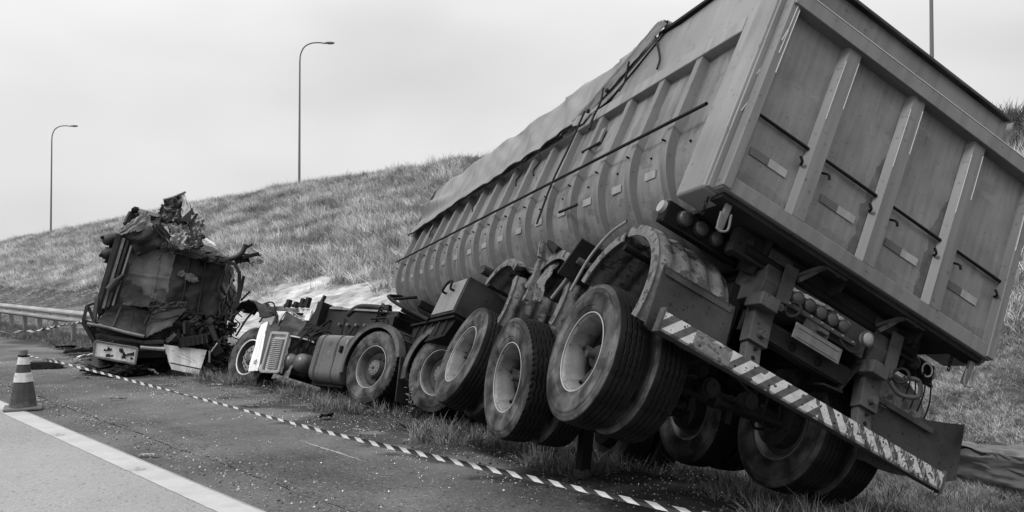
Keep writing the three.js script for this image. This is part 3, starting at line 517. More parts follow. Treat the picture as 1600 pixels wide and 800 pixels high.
  // side locker with a handle
  const lk = part(T, 'tool_locker', [bx(5.3, 6.3, -0.46, 0.05, -1.2, -0.55, 0.015)], MT.flap);
  const ld = part(lk, 'locker_door', bx(5.34, 6.26, -0.43, 0.02, -1.215, -1.2, 0.006), MT.rail);
  part(ld, 'handle', tube([[6.0, -0.13, -1.21], [6.0, -0.13, -1.27], [5.92, -0.02, -1.28], [5.72, -0.02, -1.28], [5.68, -0.12, -1.27], [5.68, -0.12, -1.21]], 0.016, 40, 8), MT.dark);
  part(T, 'locker_tray', [prism([[5.2, -0.52], [7.2, -0.52], [6.9, -0.85], [5.4, -0.75]], 0.6).translate(0, 0, -0.85), bx(5.2, 7.2, -0.53, -0.5, -1.2, -0.5)], MT.dark);
  for (let k = 0; k < 5; k++) part(T, 'tray_rib', bx(5.5 + k * 0.32, 5.56 + k * 0.32, -0.72, -0.53, -1.17, -1.14), MT.under);
  part(T, 'guard_bar', [tube([[9.3, 0.25, -1.0], [9.25, 0.12, -1.3], [9.0, 0.04, -1.34], [8.4, -0.1, -1.32], [6.3, -0.5, -1.2]], 0.03, 40, 8), tube([[8.9, 0.0, -1.33], [8.6, 0.06, -1.2], [8.4, 0.14, -1.05]], 0.025, 12, 8)], MT.dark);
  for (const z of [-0.75, 0.75]) { const lg = part(T, 'landing_leg', [bx(6.9, 7.08, -1.0, -0.1, z - 0.09, z + 0.09, 0.01)], MT.dark); part(lg, 'foot', bx(6.84, 7.14, -1.04, -1.0, z - 0.14, z + 0.14), MT.dark); }
  part(T, 'king_pin_plate', bx(8.0, 9.3, -0.56, -0.5, -0.5, 0.5), MT.dark);
}

// ---------------------------------------------------------------- wheels
function tyreGeo(kind, seed) {
  const Rr = 0.525, hw = 0.142, prof = []; // [r, z] from the outer bead over the tread to the inner bead
  const side = [[0.292, -0.104], [0.31, -0.122], [0.335, -0.131], [0.35, -0.1315], [0.353, -0.1365], [0.38, -0.1405], [0.42, -0.1425], [0.436, -0.1395], [0.44, -0.142], [0.462, -0.1385], [0.466, -0.134], [0.474, -0.137], [0.49, -0.132], [0.494, -0.1275], [0.506, -0.1245], [0.515, -0.117]];
  side.forEach(p => prof.push([...p, 0]));
  const nt = 34; for (let i = 0; i <= nt; i++) { const z = lerp(-0.11, 0.11, i / nt); prof.push([Rr - 0.008 * Math.pow(z / 0.11, 4), z, 1]); }
  [...side].reverse().forEach(([r, z]) => prof.push([r, -z, 0]));
  const nu = kind === 'lug' ? 220 : 200, pos = [], col = [], idx = [], W = prof.length, r = rng(seed);
  for (let i = 0; i <= nu; i++) {
    const a = i / nu * Math.PI * 2;
    for (let j = 0; j < W; j++) {
      let [R, z, t] = prof[j], c;
      const d = fbm(Math.cos(a) * 2.2 + seed, Math.sin(a) * 2.2, R * 9 + seed, 4);
      if (t) {
        let gr = 0; const zig = (kind === 'rib' ? 0.004 : 0.008) * (Math.abs(((a * (kind === 'rib' ? 46 : 30) / Math.PI) % 2) - 1) * 2 - 1);
        for (const zc of [-0.062, -0.021, 0.021, 0.062]) if (Math.abs(z - zc - zig) < 0.0055) gr = 1;
        if (kind === 'lug') { gr = 0; const ph = (a * 22 / Math.PI + Math.abs(z) * 9) % 1; if (Math.abs(z) > 0.022 && ph < 0.38) gr = 1.5; if (Math.abs(z) < 0.006) gr = 1; }
        if (kind === 'block' && Math.abs(z) > 0.088 && (a * 30 / Math.PI) % 1 < 0.3) gr = 1;
        R -= 0.013 * gr; c = 0.016 * (1 + 1.2 * d) * (gr ? 0.7 : 1);
      } else {
        if (kind === 'lug' && R > 0.485) { const ph = (a * 22 / Math.PI + 0.99) % 1; if (ph < 0.38) R -= 0.014 * sstep(0.485, 0.51, R); }
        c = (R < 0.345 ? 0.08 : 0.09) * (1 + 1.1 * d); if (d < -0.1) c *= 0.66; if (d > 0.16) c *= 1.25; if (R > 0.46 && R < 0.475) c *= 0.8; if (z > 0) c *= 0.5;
      }
      pos.push(R * Math.cos(a), R * Math.sin(a), z); col.push(c, c, c);
    }
  }
  for (let i = 0; i < nu; i++) for (let j = 0; j < W - 1; j++) { const a = i * W + j; idx.push(a, a + W, a + 1, a + 1, a + W, a + W + 1); }
  const g = new THREE.BufferGeometry(); g.setAttribute('position', new THREE.Float32BufferAttribute(pos, 3)); g.setAttribute('color', new THREE.Float32BufferAttribute(col, 3)); g.setIndex(idx); g.computeVertexNormals();
  return metreUV(crease(g, 0.75));
}
const TYRES = { rib: tyreGeo('rib', 3), block: tyreGeo('block', 8), lug: tyreGeo('lug', 5), plain: tyreGeo('rib', 12) };
function ring(r0, z0, r1, z1, t = 0.01, seg = 48) { return lathe([[r0, z0], [r1, z1], [r1 - t, z1], [r0 - t, z0], [r0, z0]], seg); }
// a wheel about its own z axis with its outer face towards -z
function makeWheel(parent, kind, style, spin = 0) {
  const w = new THREE.Group(); w.name = 'wheel'; parent.add(w);
  const t = new THREE.Mesh(TYRES[kind], MT.rubber); t.name = 'tyre'; t.castShadow = t.receiveShadow = true; t.rotation.z = spin; w.add(t);
  const barrel = [[0.297, -0.112], [0.303, -0.118], [0.306, -0.108], [0.296, -0.1], [0.286, -0.09], [0.274, -0.03], [0.262, 0.0], [0.262, 0.06], [0.276, 0.09], [0.296, 0.1], [0.306, 0.108], [0.303, 0.118], [0.285, 0.108], [0.262, 0.075], [0.25, 0.05], [0.25, -0.005], [0.264, -0.035], [0.276, -0.09], [0.288, -0.104], [0.297, -0.112]];
  const rm = part(w, 'rim', lathe(barrel, 56), style === 'spider' ? MT.rim : style === 'steer' ? MT.rimDark : MT.rimGrey);
  part(w, 'rim_lip', new THREE.TorusGeometry(0.3, 0.0055, 8, 64).translate(0, 0, -0.1165), MT.lip);
  if (style === 'spider') {
    const arms = []; for (let k = 0; k < 5; k++) { const a = k * Math.PI * 0.4 + 0.3; arms.push(beam([0.08 * Math.cos(a), 0.08 * Math.sin(a), 0.09], [0.255 * Math.cos(a), 0.255 * Math.sin(a), 0.05], 0.09, 0.06, 0.008)); }
    part(w, 'spider_hub', [lathe([[0, -0.01], [0.075, -0.005], [0.095, 0.02], [0.105, 0.1], [0.13, 0.13], [0, 0.13]], 28), ...arms], MT.rimDark);
    part(w, 'axle_stub', [cyl([0.0, 0.0, 0.0], [0.0, 0, -0.075], 0.028, 0.026, 16), cyl([0, 0, -0.07], [0, 0, -0.078], 0.018, 0.018, 12)], MT.bracket);
    for (let k = 0; k < 5; k++) { const a = k * Math.PI * 0.4 + 0.3; part(w, 'wedge_clamp', [cyl([0.235 * Math.cos(a), 0.235 * Math.sin(a), 0.05], [0.235 * Math.cos(a), 0.235 * Math.sin(a), -0.01], 0.014, 0.012, 8), box(0.05, 0.03, 0.02, 0, 0, 0).rotateZ(a + Math.PI / 2).translate(0.24 * Math.cos(a), 0.24 * Math.sin(a), 0.02)], MT.under); }
  } else if (style === 'drive') {
    part(w, 'wheel_disc', lathe([[0.262, 0.03], [0.24, 0.0], [0.2, -0.01], [0.16, 0.02], [0.13, 0.03], [0.05, 0.03], [0.05, 0.045], [0.13, 0.045], [0.17, 0.035], [0.2, 0.005], [0.235, 0.015], [0.255, 0.045], [0.262, 0.03]], 48), MT.rimDark);
    const hub = part(w, 'hub_cap', [lathe([[0, -0.075], [0.03, -0.074], [0.035, -0.07], [0.105, -0.068], [0.113, -0.06], [0.115, 0.04]], 36)], MT.rimGrey);
    part(hub, 'hub_boss', lathe([[0, -0.084], [0.02, -0.083], [0.024, -0.07]], 20), MT.rimDark);
    for (let k = 0; k < 10; k++) { const a = k * Math.PI / 5; part(hub, 'bolt', cyl([0.093 * Math.cos(a), 0.093 * Math.sin(a), -0.068], [0.093 * Math.cos(a), 0.093 * Math.sin(a), -0.076], 0.007, 0.006, 8), MT.rimDark); }
    for (let k = 0; k < 10; k++) { const a = k * Math.PI / 5 + 0.2; part(w, 'wheel_nut', cyl([0.15 * Math.cos(a), 0.15 * Math.sin(a), 0.03], [0.15 * Math.cos(a), 0.15 * Math.sin(a), 0.0], 0.016, 0.014, 6), MT.rimDark); }
  } else if (style === 'steer') {
    part(w, 'wheel_disc', lathe([[0.265, 0.0], [0.24, -0.03], [0.21, -0.06], [0.13, -0.075], [0.12, -0.07], [0.12, -0.05], [0.2, -0.04], [0.235, -0.01], [0.265, 0.02], [0.265, 0.0]], 48), MT.galv);
    const hub = part(w, 'hub_cap', lathe([[0, -0.12], [0.05, -0.118], [0.075, -0.105], [0.085, -0.08], [0.125, -0.075], [0.125, -0.05]], 32), MT.metalMid);
    for (let k = 0; k < 10; k++) { const a = k * Math.PI / 5; part(w, 'wheel_nut', cyl([0.165 * Math.cos(a), 0.165 * Math.sin(a), -0.06], [0.165 * Math.cos(a), 0.165 * Math.sin(a), -0.1], 0.018, 0.014, 6), MT.metalBright); part(hub, 'bolt', cyl([0.105 * Math.cos(a + 0.3), 0.105 * Math.sin(a + 0.3), -0.075], [0.105 * Math.cos(a + 0.3), 0.105 * Math.sin(a + 0.3), -0.092], 0.01, 0.009, 8), MT.dark); }
    for (let k = 0; k < 10; k++) { const a = k * Math.PI / 5 + Math.PI / 10; part(w, 'hand_hole', cyl([0.222 * Math.cos(a), 0.222 * Math.sin(a), -0.05], [0.222 * Math.cos(a), 0.222 * Math.sin(a), -0.0575], 0.02, 0.02, 14), MT.black); }
    part(w, 'white_ring', new THREE.TorusGeometry(0.296, 0.012, 8, 64).translate(0, 0, -0.118), MT.white);
  } else {
    part(w, 'wheel_disc', lathe([[0.26, 0.04], [0.12, 0.05], [0.02, 0.05], [0.02, 0.06], [0.12, 0.062], [0.262, 0.055], [0.26, 0.04]], 36), MT.rimDark);
  }
  return w;
}
// trailer axles: left outer wheel centre in trailer coordinates and roll against the hull
for (const [x, y, z, roll, kind, spin] of [[0.942, -1.194, -1.33, 8.5, 'rib', 0.4], [2.18, -1.4, -1.33, 17, 'block', 1.9], [3.46, -1.188, -1.42, 1, 'plain', 3.1]]) {
  const a = roll * D2R, dir = V(0, Math.sin(a), Math.cos(a)), P = V(x, y, z), at = (t) => P.clone().addScaledVector(dir, t);
  for (const [t, st, flip] of [[0.115, 'spider', 0], [0.45, 'plain', 0], [1.95, 'plain', 1], [2.285, 'spider', 1]]) {
    const w = makeWheel(trailer, kind, st, spin + t); w.position.copy(at(t)); w.rotation.set(-a, 0, 0); if (flip) { w.rotation.set(-a, 0, 0); w.rotateY(Math.PI); }
  }
  const ax = part(trailer, 'axle', [cyl(at(0.5), at(1.9), 0.065, 0.065, 20), cyl(at(0.42), at(0.62), 0.2, 0.2, 28), cyl(at(1.78), at(1.98), 0.2, 0.2, 28)], MT.under);
  for (const t of [0.72, 1.68]) {
    const c = at(t), u = V(0, Math.cos(a), -Math.sin(a));
    part(ax, 'leaf_spring', [0, 1, 2, 3].map(k => sheet((p, q) => c.clone().addScaledVector(u, 0.1 + k * 0.022 - 0.16 * Math.pow(2 * p - 1, 2) * (0.6 + 0 * k) * -1).add(V((p - 0.5) * (1.1 - (3 - k) * 0.18), 0, 0)).addScaledVector(dir, (q - 0.5) * 0.09), 14, 1, 0.016)).flat(), MT.dark);
    for (const dx of [-0.07, 0.07]) part(ax, 'spring_clamp', tube([c.clone().addScaledVector(u, 0.22).addScaledVector(dir, -0.06), c.clone().addScaledVector(u, -0.08).addScaledVector(dir, -0.06), c.clone().addScaledVector(u, -0.1), c.clone().addScaledVector(u, -0.08).addScaledVector(dir, 0.06), c.clone().addScaledVector(u, 0.22).addScaledVector(dir, 0.06)].map(p => p.add(V(dx, 0, 0))), 0.012, 24, 6), MT.under);
    part(ax, 'spring_hanger', [beam(c.clone().add(V(-0.5, 0.25, 0)), c.clone().add(V(-0.45, 0.75, 0)), 0.1, 0.14), beam(c.clone().add(V(0.5, 0.25, 0)), c.clone().add(V(0.45, 0.75, 0)), 0.1, 0.14)], MT.dark);
  }
  for (const t of [0.95, 1.3]) { const c = at(t); part(ax, 'brake_chamber', [cyl(c.clone().add(V(-0.2, 0.02, 0)), c.clone().add(V(-0.3, 0.02, 0)), 0.066, 0.06, 22), cyl(c.clone().add(V(-0.26, 0.02, 0)), c.clone().add(V(-0.27, 0.02, 0)), 0.076, 0.076, 22), cyl(c.clone().add(V(-0.05, 0.02, 0)), c.clone().add(V(-0.2, 0.02, 0)), 0.02), beam(c.clone().add(V(-0.06, 0.06, 0)), c.clone().add(V(-0.06, -0.16, 0.02)), 0.05, 0.03)], MT.under); }
  part(ax, 'cam_shaft', [cyl(at(1.15).add(V(-0.1, -0.03, 0)), at(1.8).add(V(-0.1, -0.03, 0)), 0.025), cyl(at(0.5).add(V(-0.1, -0.03, 0)), at(1.0).add(V(-0.1, -0.03, 0)), 0.025), cyl(at(1.1).add(V(-0.1, -0.03, 0)), at(1.14).add(V(-0.1, -0.03, 0)), 0.06)], MT.under);
  part(ax, 'air_hose', tube([at(0.7).add(V(-0.1, 0.1, 0)), at(0.9).add(V(-0.2, 0.25, 0)), at(1.15).add(V(-0.24, 0.16, 0)), at(1.3).add(V(-0.3, 0.06, 0))], 0.012, 24, 6), MT.rope);
}

// ---------------------------------------------------------------- the tarpaulin on the trailer
{
  const t = new THREE.Group(); t.name = numbered('tarpaulin'); scene.add(t); tag(t, 'grey canvas tarpaulin roped over the top of the tilted trailer', 'tarpaulin'); place(t, 28.309, 112.175, -6.643, [2.449, 1.751, -5.879]);
  const zt = 1.335;
  const cover = (u, v) => { // u: rear to front, v: left hem over the top to the right hem
    let y, z; const x0 = lerp(2.1, LEN, u), hem = 1.49 - 0.2 * u + 0.025 * Math.sin(u * 46) * 0.5 + 0.02 * noise(u * 30, 1, 1);
    if (v < 0.25) { const k = v / 0.25; y = lerp(hem, TOPY + 0.03 + 0.03 * Math.sin(x0 * 5.2), k); z = -zt - 0.06 * sstep(0.35, 0.05, k); }
    else if (v > 0.75) { const k = (1 - v) / 0.25; y = lerp(hem, TOPY + 0.03 + 0.03 * Math.sin(x0 * 5.2), k); z = zt + 0.06 * sstep(0.35, 0.05, k); }
    else { const k = (v - 0.25) / 0.5; z = lerp(-zt, zt, k); y = TOPY + 0.03 + 0.03 * Math.sin(x0 * 5.2) + 0.34 * Math.sin(Math.PI * k) - 0.05 * Math.pow(Math.sin(u * 17), 2) * Math.sin(Math.PI * k); }
    const yy = clamp((y - 1.45) / 0.8); const xr = lerp(3.1, 2.06, yy); const x = lerp(xr, LEN + 0.05, u);
    const side = v < 0.5 ? -1 : 1, k1 = sstep(0.0, 0.05, u);
    // long diagonal folds, tighter near the bunched rear edge, and a slack belly at the front
    const f1 = (0.05 + 0.06 * (1 - u)) * (0.45 - Math.abs(noise((x * 1.5 - y * 1.3) * (1 + 0.9 * (1 - u)), y * 0.7, 3))) + 0.018 * fbm(x * 3.4 - y * 2.6, y * 1.6, 8, 3);
    const bel = 0.15 * sstep(0.7, 0.93, u) * Math.exp(-Math.pow((y - 1.86 + (1 - u) * 0.5) / 0.1, 2));
    if (v < 0.25 || v > 0.75) z += side * (f1 + bel) * k1; else y += f1 * 0.8;
    return V(x, y, z);
  };
  const cv = part(t, 'canvas_cover', sheet(cover, 170, 72, -0.006, 1.0), MT.canvas);
  part(t, 'front_drape', sheet((u, v) => { const z = lerp(-zt - 0.02, zt + 0.02, u); const top = TOPY + 0.03 + 0.3 * Math.sin(Math.PI * u); const y = lerp(top, 1.32, v); const bel = 0.32 * Math.sin(Math.PI * clamp(v * 0.9 + 0.05)) * (0.55 + 0.45 * Math.sin(Math.PI * u)) + 0.05 * fbm(z * 2, y * 2, 4, 3) * v; return V(LEN + 0.04 + bel, y, z); }, 40, 20, 0.006, 1.0), MT.canvas);
  for (const [k, off, w, sd] of [[0, 0.0, 0.15, 3], [1, 0.014, 0.1, 5], [2, 0.028, 0.05, 8]])
    part(cv, 'folded_edge', sheet((u, v) => { const x = lerp(3.5 - k * 0.1, 2.0 + k * 0.03, u), y = lerp(1.47 + k * 0.05, 2.33, Math.pow(u, 1.05)), f = 0.014 * Math.abs(noise(u * 8 + sd, v * 2, sd)) + 0.004 * noise(u * 20, v * 3, sd); const a = (v - 0.35) * w * (0.5 + 0.5 * Math.sin(Math.PI * clamp(u * 0.9 + 0.1)) + 0.15 * noise(u * 5, sd, 1)); return V(x + a * 0.62, y + a * 0.78, -1.365 - off - f - 0.03 * Math.sin(Math.PI * v)); }, 70, 8, -0.008, 0.8), MT.canvas);
  part(cv, 'folded_edge', tube([[2.02, 2.33, -1.36], [2.02, 2.4, -1.0], [2.04, 2.5, -0.5], [2.05, 2.55, 0], [2.04, 2.5, 0.5], [2.02, 2.3, 1.3]], 0.04, 40, 8), MT.canvas);
  part(cv, 'hem_cord', tube(Array.from({ length: 40 }, (_, i) => { const p = cover(0.03 + i / 39 * 0.97, 0); return [p.x, p.y, p.z - 0.012]; }), 0.014, 120, 6), MT.rope);
  const ropes = [[[3.0, 1.6, -1.44], [3.05, 1.2, -1.42], [3.1, 0.77, -1.41], [3.15, 0.3, -1.36]], [[2.75, 1.8, -1.44], [2.7, 1.62, -1.42], [2.78, 1.4, -1.4], [2.72, 1.3, -1.4], [2.76, 1.5, -1.41]], [[2.4, 2.0, -1.42], [2.42, 1.8, -1.37], [2.4, 1.66, -1.39]], [[2.1, 2.2, -1.38], [1.86, 1.85, -1.335], [1.82, 1.72, -1.335]]];
  for (let k = 0; k < 12; k++) { if (k % 4 !== 1 && k !== 2) continue; const x = 3.6 + k * 0.5 + 0.2 * noise(k * 3.3, 1, 1), h = 1.44 - 0.12 * (x - 3.1) / 6.5; ropes.push([[x, h, -1.41], [x - 0.05, h - 0.12, -1.37], [x + 0.06, h - 0.2, -1.36], [x - 0.04, h - 0.3, -1.36]]); }
  for (const r of ropes) part(t, 'rope', tube(r, 0.011, 24, 6), MT.rope);
  for (let k = 0; k < 2; k++) part(t, 'knot', crumple([2.96 - k * 0.26, 1.6 + k * 0.17, -1.42 + k * 0.01], [0.025, 0.025, 0.02], k + 2, 0.4, -3), MT.rope);
}

// ---------------------------------------------------------------- the tractor chassis torn from its cab (x forward, y up, z right)
const tractor = thing('tractor_chassis', 'cabless truck tractor chassis with fuel tank and mudguards leaning into the verge', 'truck');
place(tractor, 20, 138.5, -1.2, [-1.337, -0.409, -12.299]);
{
  const T = tractor;
  for (const z of [-0.42, 0.42]) part(T, 'frame_rail', [bx(-2.1, 4.6, 0.74, 0.98, z - 0.035, z + 0.035, 0.01)], MT.dark);
  for (const x of [-1.9, -0.66, 0.7, 2.2, 3.6, 4.5]) part(T, 'cross_member', bx(x - 0.06, x + 0.06, 0.78, 0.94, -0.4, 0.4), MT.dark);
  const W = (x, z, kind, st, flip, steer = 0) => { const w = makeWheel(T, kind, st, x * 1.3 + z); w.position.set(x, 0.52, z); w.rotation.y = (flip ? Math.PI : 0) + steer; return w; };
  for (const x of [0, -1.34]) { W(x, -1.06, 'lug', 'drive', 0); W(x, -0.72, 'lug', 'plain', 0); W(x, 0.72, 'lug', 'plain', 1); W(x, 1.06, 'lug', 'drive', 1); part(T, 'drive_axle', [cyl([x, 0.52, -0.9], [x, 0.52, 0.9], 0.1), new THREE.SphereGeometry(0.26, 20, 14).scale(1, 1, 0.8).translate(x, 0.54, 0)], MT.dark); }
  W(3.3, -0.98, 'plain', 'steer', 0, 0.06); W(3.3, 0.98, 'plain', 'steer', 1, 0.06); part(T, 'front_axle', beam([3.3, 0.46, -0.9], [3.3, 0.46, 0.9], 0.1, 0.12), MT.dark);
  // rear mudguards
  for (const x of [0, -1.34]) for (const s of [-1, 1]) {
    const z0 = s * 1.22, z1 = s * 0.56, a0 = x === 0 ? -8 : 2, a1 = x === 0 ? 172 : 172;
    const mg = part(T, 'mudguard', sheet((u, v) => { const a = lerp(-2, 160, u) * D2R; const w = 0.012 * Math.pow(Math.abs(Math.sin(v * Math.PI * 5)), 4); return V(x + (0.6 - w) * Math.cos(Math.PI - a) * -1, 0.53 + (0.6 - w) * Math.sin(a), lerp(z0, z1, v)); }, 30, 24, 0.014, 0.8), MT.black2);
    const lip = (r0, r1, m) => sheet((u, v) => { const a = lerp(-14, 166, u) * D2R, r = lerp(r0, r1, v); return V(x + r * Math.cos(a), 0.53 + r * Math.sin(a), z0 - s * -0.012 - 0); }, 34, 2, 0.02, 0.8);
    part(mg, 'mudguard_edge', [lip(0.545, 0.615), sheet((u, v) => { const a = lerp(-14, 166, u) * D2R; return V(x + 0.618 * Math.cos(a), 0.53 + 0.618 * Math.sin(a), z0 + s * 0.015 - s * 0.12 * v); }, 34, 2, 0.012, 0.8)], MT.mudguard);
    part(mg, 'mud_flap', sheet((u, v) => V(x - 0.6 - 0.12 * v + 0.02 * Math.sin(u * 6), lerp(0.68, 0.08, v), lerp(z0, z1, u) + s * 0.0), 8, 8, 0.016), MT.flap);
    for (let k = 0; k < 5; k++) { const a = (70 + k * 17) * D2R; part(mg, 'guard_rib', bx(-0.008, 0.008, -0.006, 0.006, -0.3, 0.3).rotateZ(a).translate(x + 0.612 * Math.cos(a), 0.53 + 0.612 * Math.sin(a), s * 0.88), MT.mudguard); }
  }
  // fuel tank with straps
  const prof = (r) => { const s = new THREE.Shape(), w = 0.33, h = 0.33; s.moveTo(-w + r, -h); s.lineTo(w - r, -h); s.quadraticCurveTo(w, -h, w, -h + r); s.lineTo(w, h - r); s.quadraticCurveTo(w, h, w - r, h); s.lineTo(-w + r, h); s.quadraticCurveTo(-w, h, -w, h - r); s.lineTo(-w, -h + r); s.quadraticCurveTo(-w, -h, -w + r, -h); return s; };
  const tank = part(T, 'fuel_tank', crease(new THREE.ExtrudeGeometry(prof(0.14), { depth: 0.68, bevelEnabled: true, bevelSize: 0.035, bevelThickness: 0.04, bevelSegments: 3, curveSegments: 8 }).rotateY(Math.PI / 2).translate(0.62, 0.6, -0.88), 0.7), MT.tank);
  for (const x of [0.78, 1.18]) part(tank, 'tank_strap', crease(new THREE.ExtrudeGeometry(prof(0.14), { depth: 0.035, bevelEnabled: true, bevelSize: 0.045, bevelThickness: 0.004, bevelSegments: 1, curveSegments: 8 }).rotateY(Math.PI / 2).translate(x, 0.6, -0.88), 0.7), MT.mudguard);
  part(tank, 'filler_cap', [cyl([0.95, 0.96, -0.95], [0.95, 1.01, -0.95], 0.06, 0.055, 20)], MT.dark);
  part(tank, 'tank_lug', box(0.05, 0.1, 0.05, 0.66, 0.72, -1.26, 0.01), MT.dark);
  part(tank, 'paint_letter', [bx(0.918, 0.926, 0.6, 0.68, -1.252, -1.246), bx(0.926, 0.95, 0.672, 0.68, -1.252, -1.246), bx(0.926, 0.95, 0.636, 0.644, -1.252, -1.246), bx(0.95, 0.958, 0.64, 0.68, -1.252, -1.246), beam([0.93, 0.638, -1.249], [0.956, 0.602, -1.249], 0.006, 0.006)], MT.lampLight);
  part(T, 'tank_bracket', [bx(0.7, 0.76, 0.22, 0.9, -0.6, -0.42), bx(1.2, 1.26, 0.22, 0.9, -0.6, -0.42), bx(0.6, 1.35, 0.19, 0.24, -1.1, -0.42)], MT.dark);
  // air tanks: round ends towards the road
  for (const x of [2.2, 1.88]) { const b = part(T, 'air_tank', lathe([[0, -0.42], [0.07, -0.41], [0.12, -0.375], [0.145, -0.32], [0.15, -0.28], [0.15, 0.3], [0.1, 0.36], [0, 0.38]], 30).translate(x, 0.52, -0.72), MT.tank); part(b, 'tank_band', [lathe([[0.152, -0.02], [0.156, -0.02], [0.156, 0.02], [0.152, 0.02]], 30).translate(x, 0.52, -0.8)], MT.dark); }
  part(T, 'valve_block', [bx(1.55, 2.3, 0.68, 0.86, -0.8, -0.45, 0.02), box(0.1, 0.1, 0.1, 2.35, 0.68, -0.96, 0.01), cyl([1.7, 0.86, -0.7], [1.7, 0.98, -0.7], 0.05)], MT.under);
  for (let k = 0; k < 7; k++) { const r = rng(90 + k), x = 1.5 + r() * 0.9; part(T, 'air_line', tube([[x, 0.8, -0.6], [x + r() * 0.2 - 0.1, 0.95 + r() * 0.15, -0.8 - r() * 0.15], [x + r() * 0.3 - 0.1, 0.88, -0.95 - r() * 0.1], [x + 0.2 * r(), 0.74, -0.85]], 0.014, 24, 6), MT.rope); }
  // step fairing: white outer blade, white-framed grille, dark mount behind
  const fb = part(T, 'white_fairing', torn([[2.98, 0.27, -1.2], [2.68, 0.3, -1.22], [2.86, 1.12, -1.2], [3.1, 1.04, -1.18]], { amp: 0.02, jag: 0.02, t: 0.025, seed: 3, freq: 1.5 }), MT.white);
  part(fb, 'clear_lens', torn([[3.1, 1.0, -1.18], [2.78, 1.07, -1.18], [2.78, 1.22, -1.16], [3.12, 1.16, -1.16]], { amp: 0.01, jag: 0.03, t: 0.02, seed: 14 }), MT.lampLight);
  part(fb, 'fairing_side', torn([[2.68, 0.3, -1.22], [2.62, 0.33, -0.95], [2.78, 1.08, -0.95], [2.86, 1.12, -1.2]], { amp: 0.01, jag: 0.01, t: 0.02, seed: 5 }), MT.galvDark);
  part(fb, 'small_mark', [new THREE.TorusGeometry(0.026, 0.006, 6, 16).translate(2.82, 0.42, -1.236), beam([2.794, 0.42, -1.236], [2.79, 0.47, -1.236], 0.01, 0.006)], MT.dark);
  const gp = part(T, 'step_grille', sheet((u, v) => { const x = lerp(2.62, 2.16, u) + 0.05 * v, y = lerp(0.3, 0.92, v); return V(x, y, -1.16 + 0.02 * v); }, 4, 6, 0.04), MT.whiteDirty);
  for (let k = 0; k < 16; k++) { const y = 0.36 + k * 0.031; part(gp, 'grille_slat', bx(2.25 + 0.05 * k / 16, 2.55 + 0.05 * k / 16, y, y + 0.015, -1.195, -1.155), MT.galv); }
  part(gp, 'grille_top', torn([[2.66, 0.92, -1.16], [2.2, 0.92, -1.16], [2.0, 0.93, -0.75], [2.6, 0.98, -0.75]], { amp: 0.015, jag: 0.02, t: 0.02, seed: 8 }), MT.white);
  part(gp, 'grille_frame', [beam([2.62, 0.28, -1.2], [2.68, 0.94, -1.18], 0.04, 0.05, 0.01), beam([2.14, 0.3, -1.2], [2.22, 0.94, -1.18], 0.04, 0.05, 0.01), beam([2.62, 0.29, -1.2], [2.14, 0.31, -1.2], 0.04, 0.05, 0.01), beam([2.68, 0.93, -1.18], [2.22, 0.93, -1.18], 0.04, 0.05, 0.01)], MT.galv);
  part(T, 'step_mount', [bx(2.42, 2.6, 0.32, 0.88, -1.13, -0.5), torn([[2.14, 0.3, -1.12], [1.98, 0.35, -0.8], [2.05, 0.9, -0.8], [2.2, 0.9, -1.12]], { amp: 0.03, jag: 0.05, seed: 4 })], MT.under);
  part(T, 'hanging_scrap', torn([[2.2, 0.2, -1.1], [2.02, 0.25, -1.08], [2.05, 0.5, -1.05], [2.12, 0.5, -1.05]], { amp: 0.02, seed: 7 }), MT.rail);
  const dp = part(T, 'dark_panel', torn([[2.9, 0.98, -1.02], [2.3, 0.93, -0.98], [2.22, 1.2, -0.9], [2.78, 1.36, -0.96]], { amp: 0.03, jag: 0.02, t: 0.03, seed: 21, freq: 1.5 }), MT.soot);
  part(dp, 'panel_edge', tube([[2.9, 0.98, -1.03], [2.82, 1.3, -0.98], [2.76, 1.37, -0.97], [2.24, 1.22, -0.91]], 0.012, 24, 6), MT.rail);
  part(dp, 'panel_return', torn([[2.3, 0.93, -0.98], [2.15, 0.95, -0.7], [2.1, 1.2, -0.65], [2.22, 1.2, -0.9]], { amp: 0.02, seed: 22 }), MT.flap);
  // engine and gearbox remains
  part(T, 'cooler_box', [bx(0.66, 2.55, 0.98, 1.58, -0.4, 0.35, 0.02)], MT.black2);
  part(T, 'cooler_end_plate', [bx(2.48, 2.62, 0.95, 1.68, -0.55, 0.35, 0.01)], MT.black2);
  part(T, 'top_bar', [beam([2.4, 1.6, -0.42], [0.9, 1.56, -0.42], 0.04, 0.03), beam([2.45, 1.64, -0.35], [2.1, 1.62, -0.4], 0.06, 0.02)], MT.rail);
  part(T, 'battery_box', [bx(0.55, 0.75, 1.0, 1.46, -0.55, 0.2, 0.015), cyl([0.72, 1.46, -0.35], [0.72, 1.54, -0.35], 0.07), cyl([1.0, 1.48, -0.35], [1.0, 1.6, -0.35], 0.06), cyl([1.0, 1.6, -0.35], [1.0, 1.63, -0.35], 0.075)], MT.black2);
  part(T, 'loop_bar', tube([[1.2, 1.42, -0.45], [0.7, 1.36, -0.7], [0.45, 1.34, -0.75], [0.36, 1.2, -0.78], [0.3, 0.95, -0.78]], 0.018, 30, 8), MT.dark);
  part(T, 'brake_hose', tube([[1.9, 1.5, -0.4], [1.7, 1.62, -0.4], [1.3, 1.64, -0.38], [1.05, 1.62, -0.36]], 0.05, 24, 9), MT.black2);
  part(T, 'coil_hose', tube(Array.from({ length: 60 }, (_, i) => [0.98 + 0.03 * Math.cos(i * 1.1), 1.62 - i * 0.008, -0.5 + 0.03 * Math.sin(i * 1.1)]), 0.012, 180, 6), MT.dark);
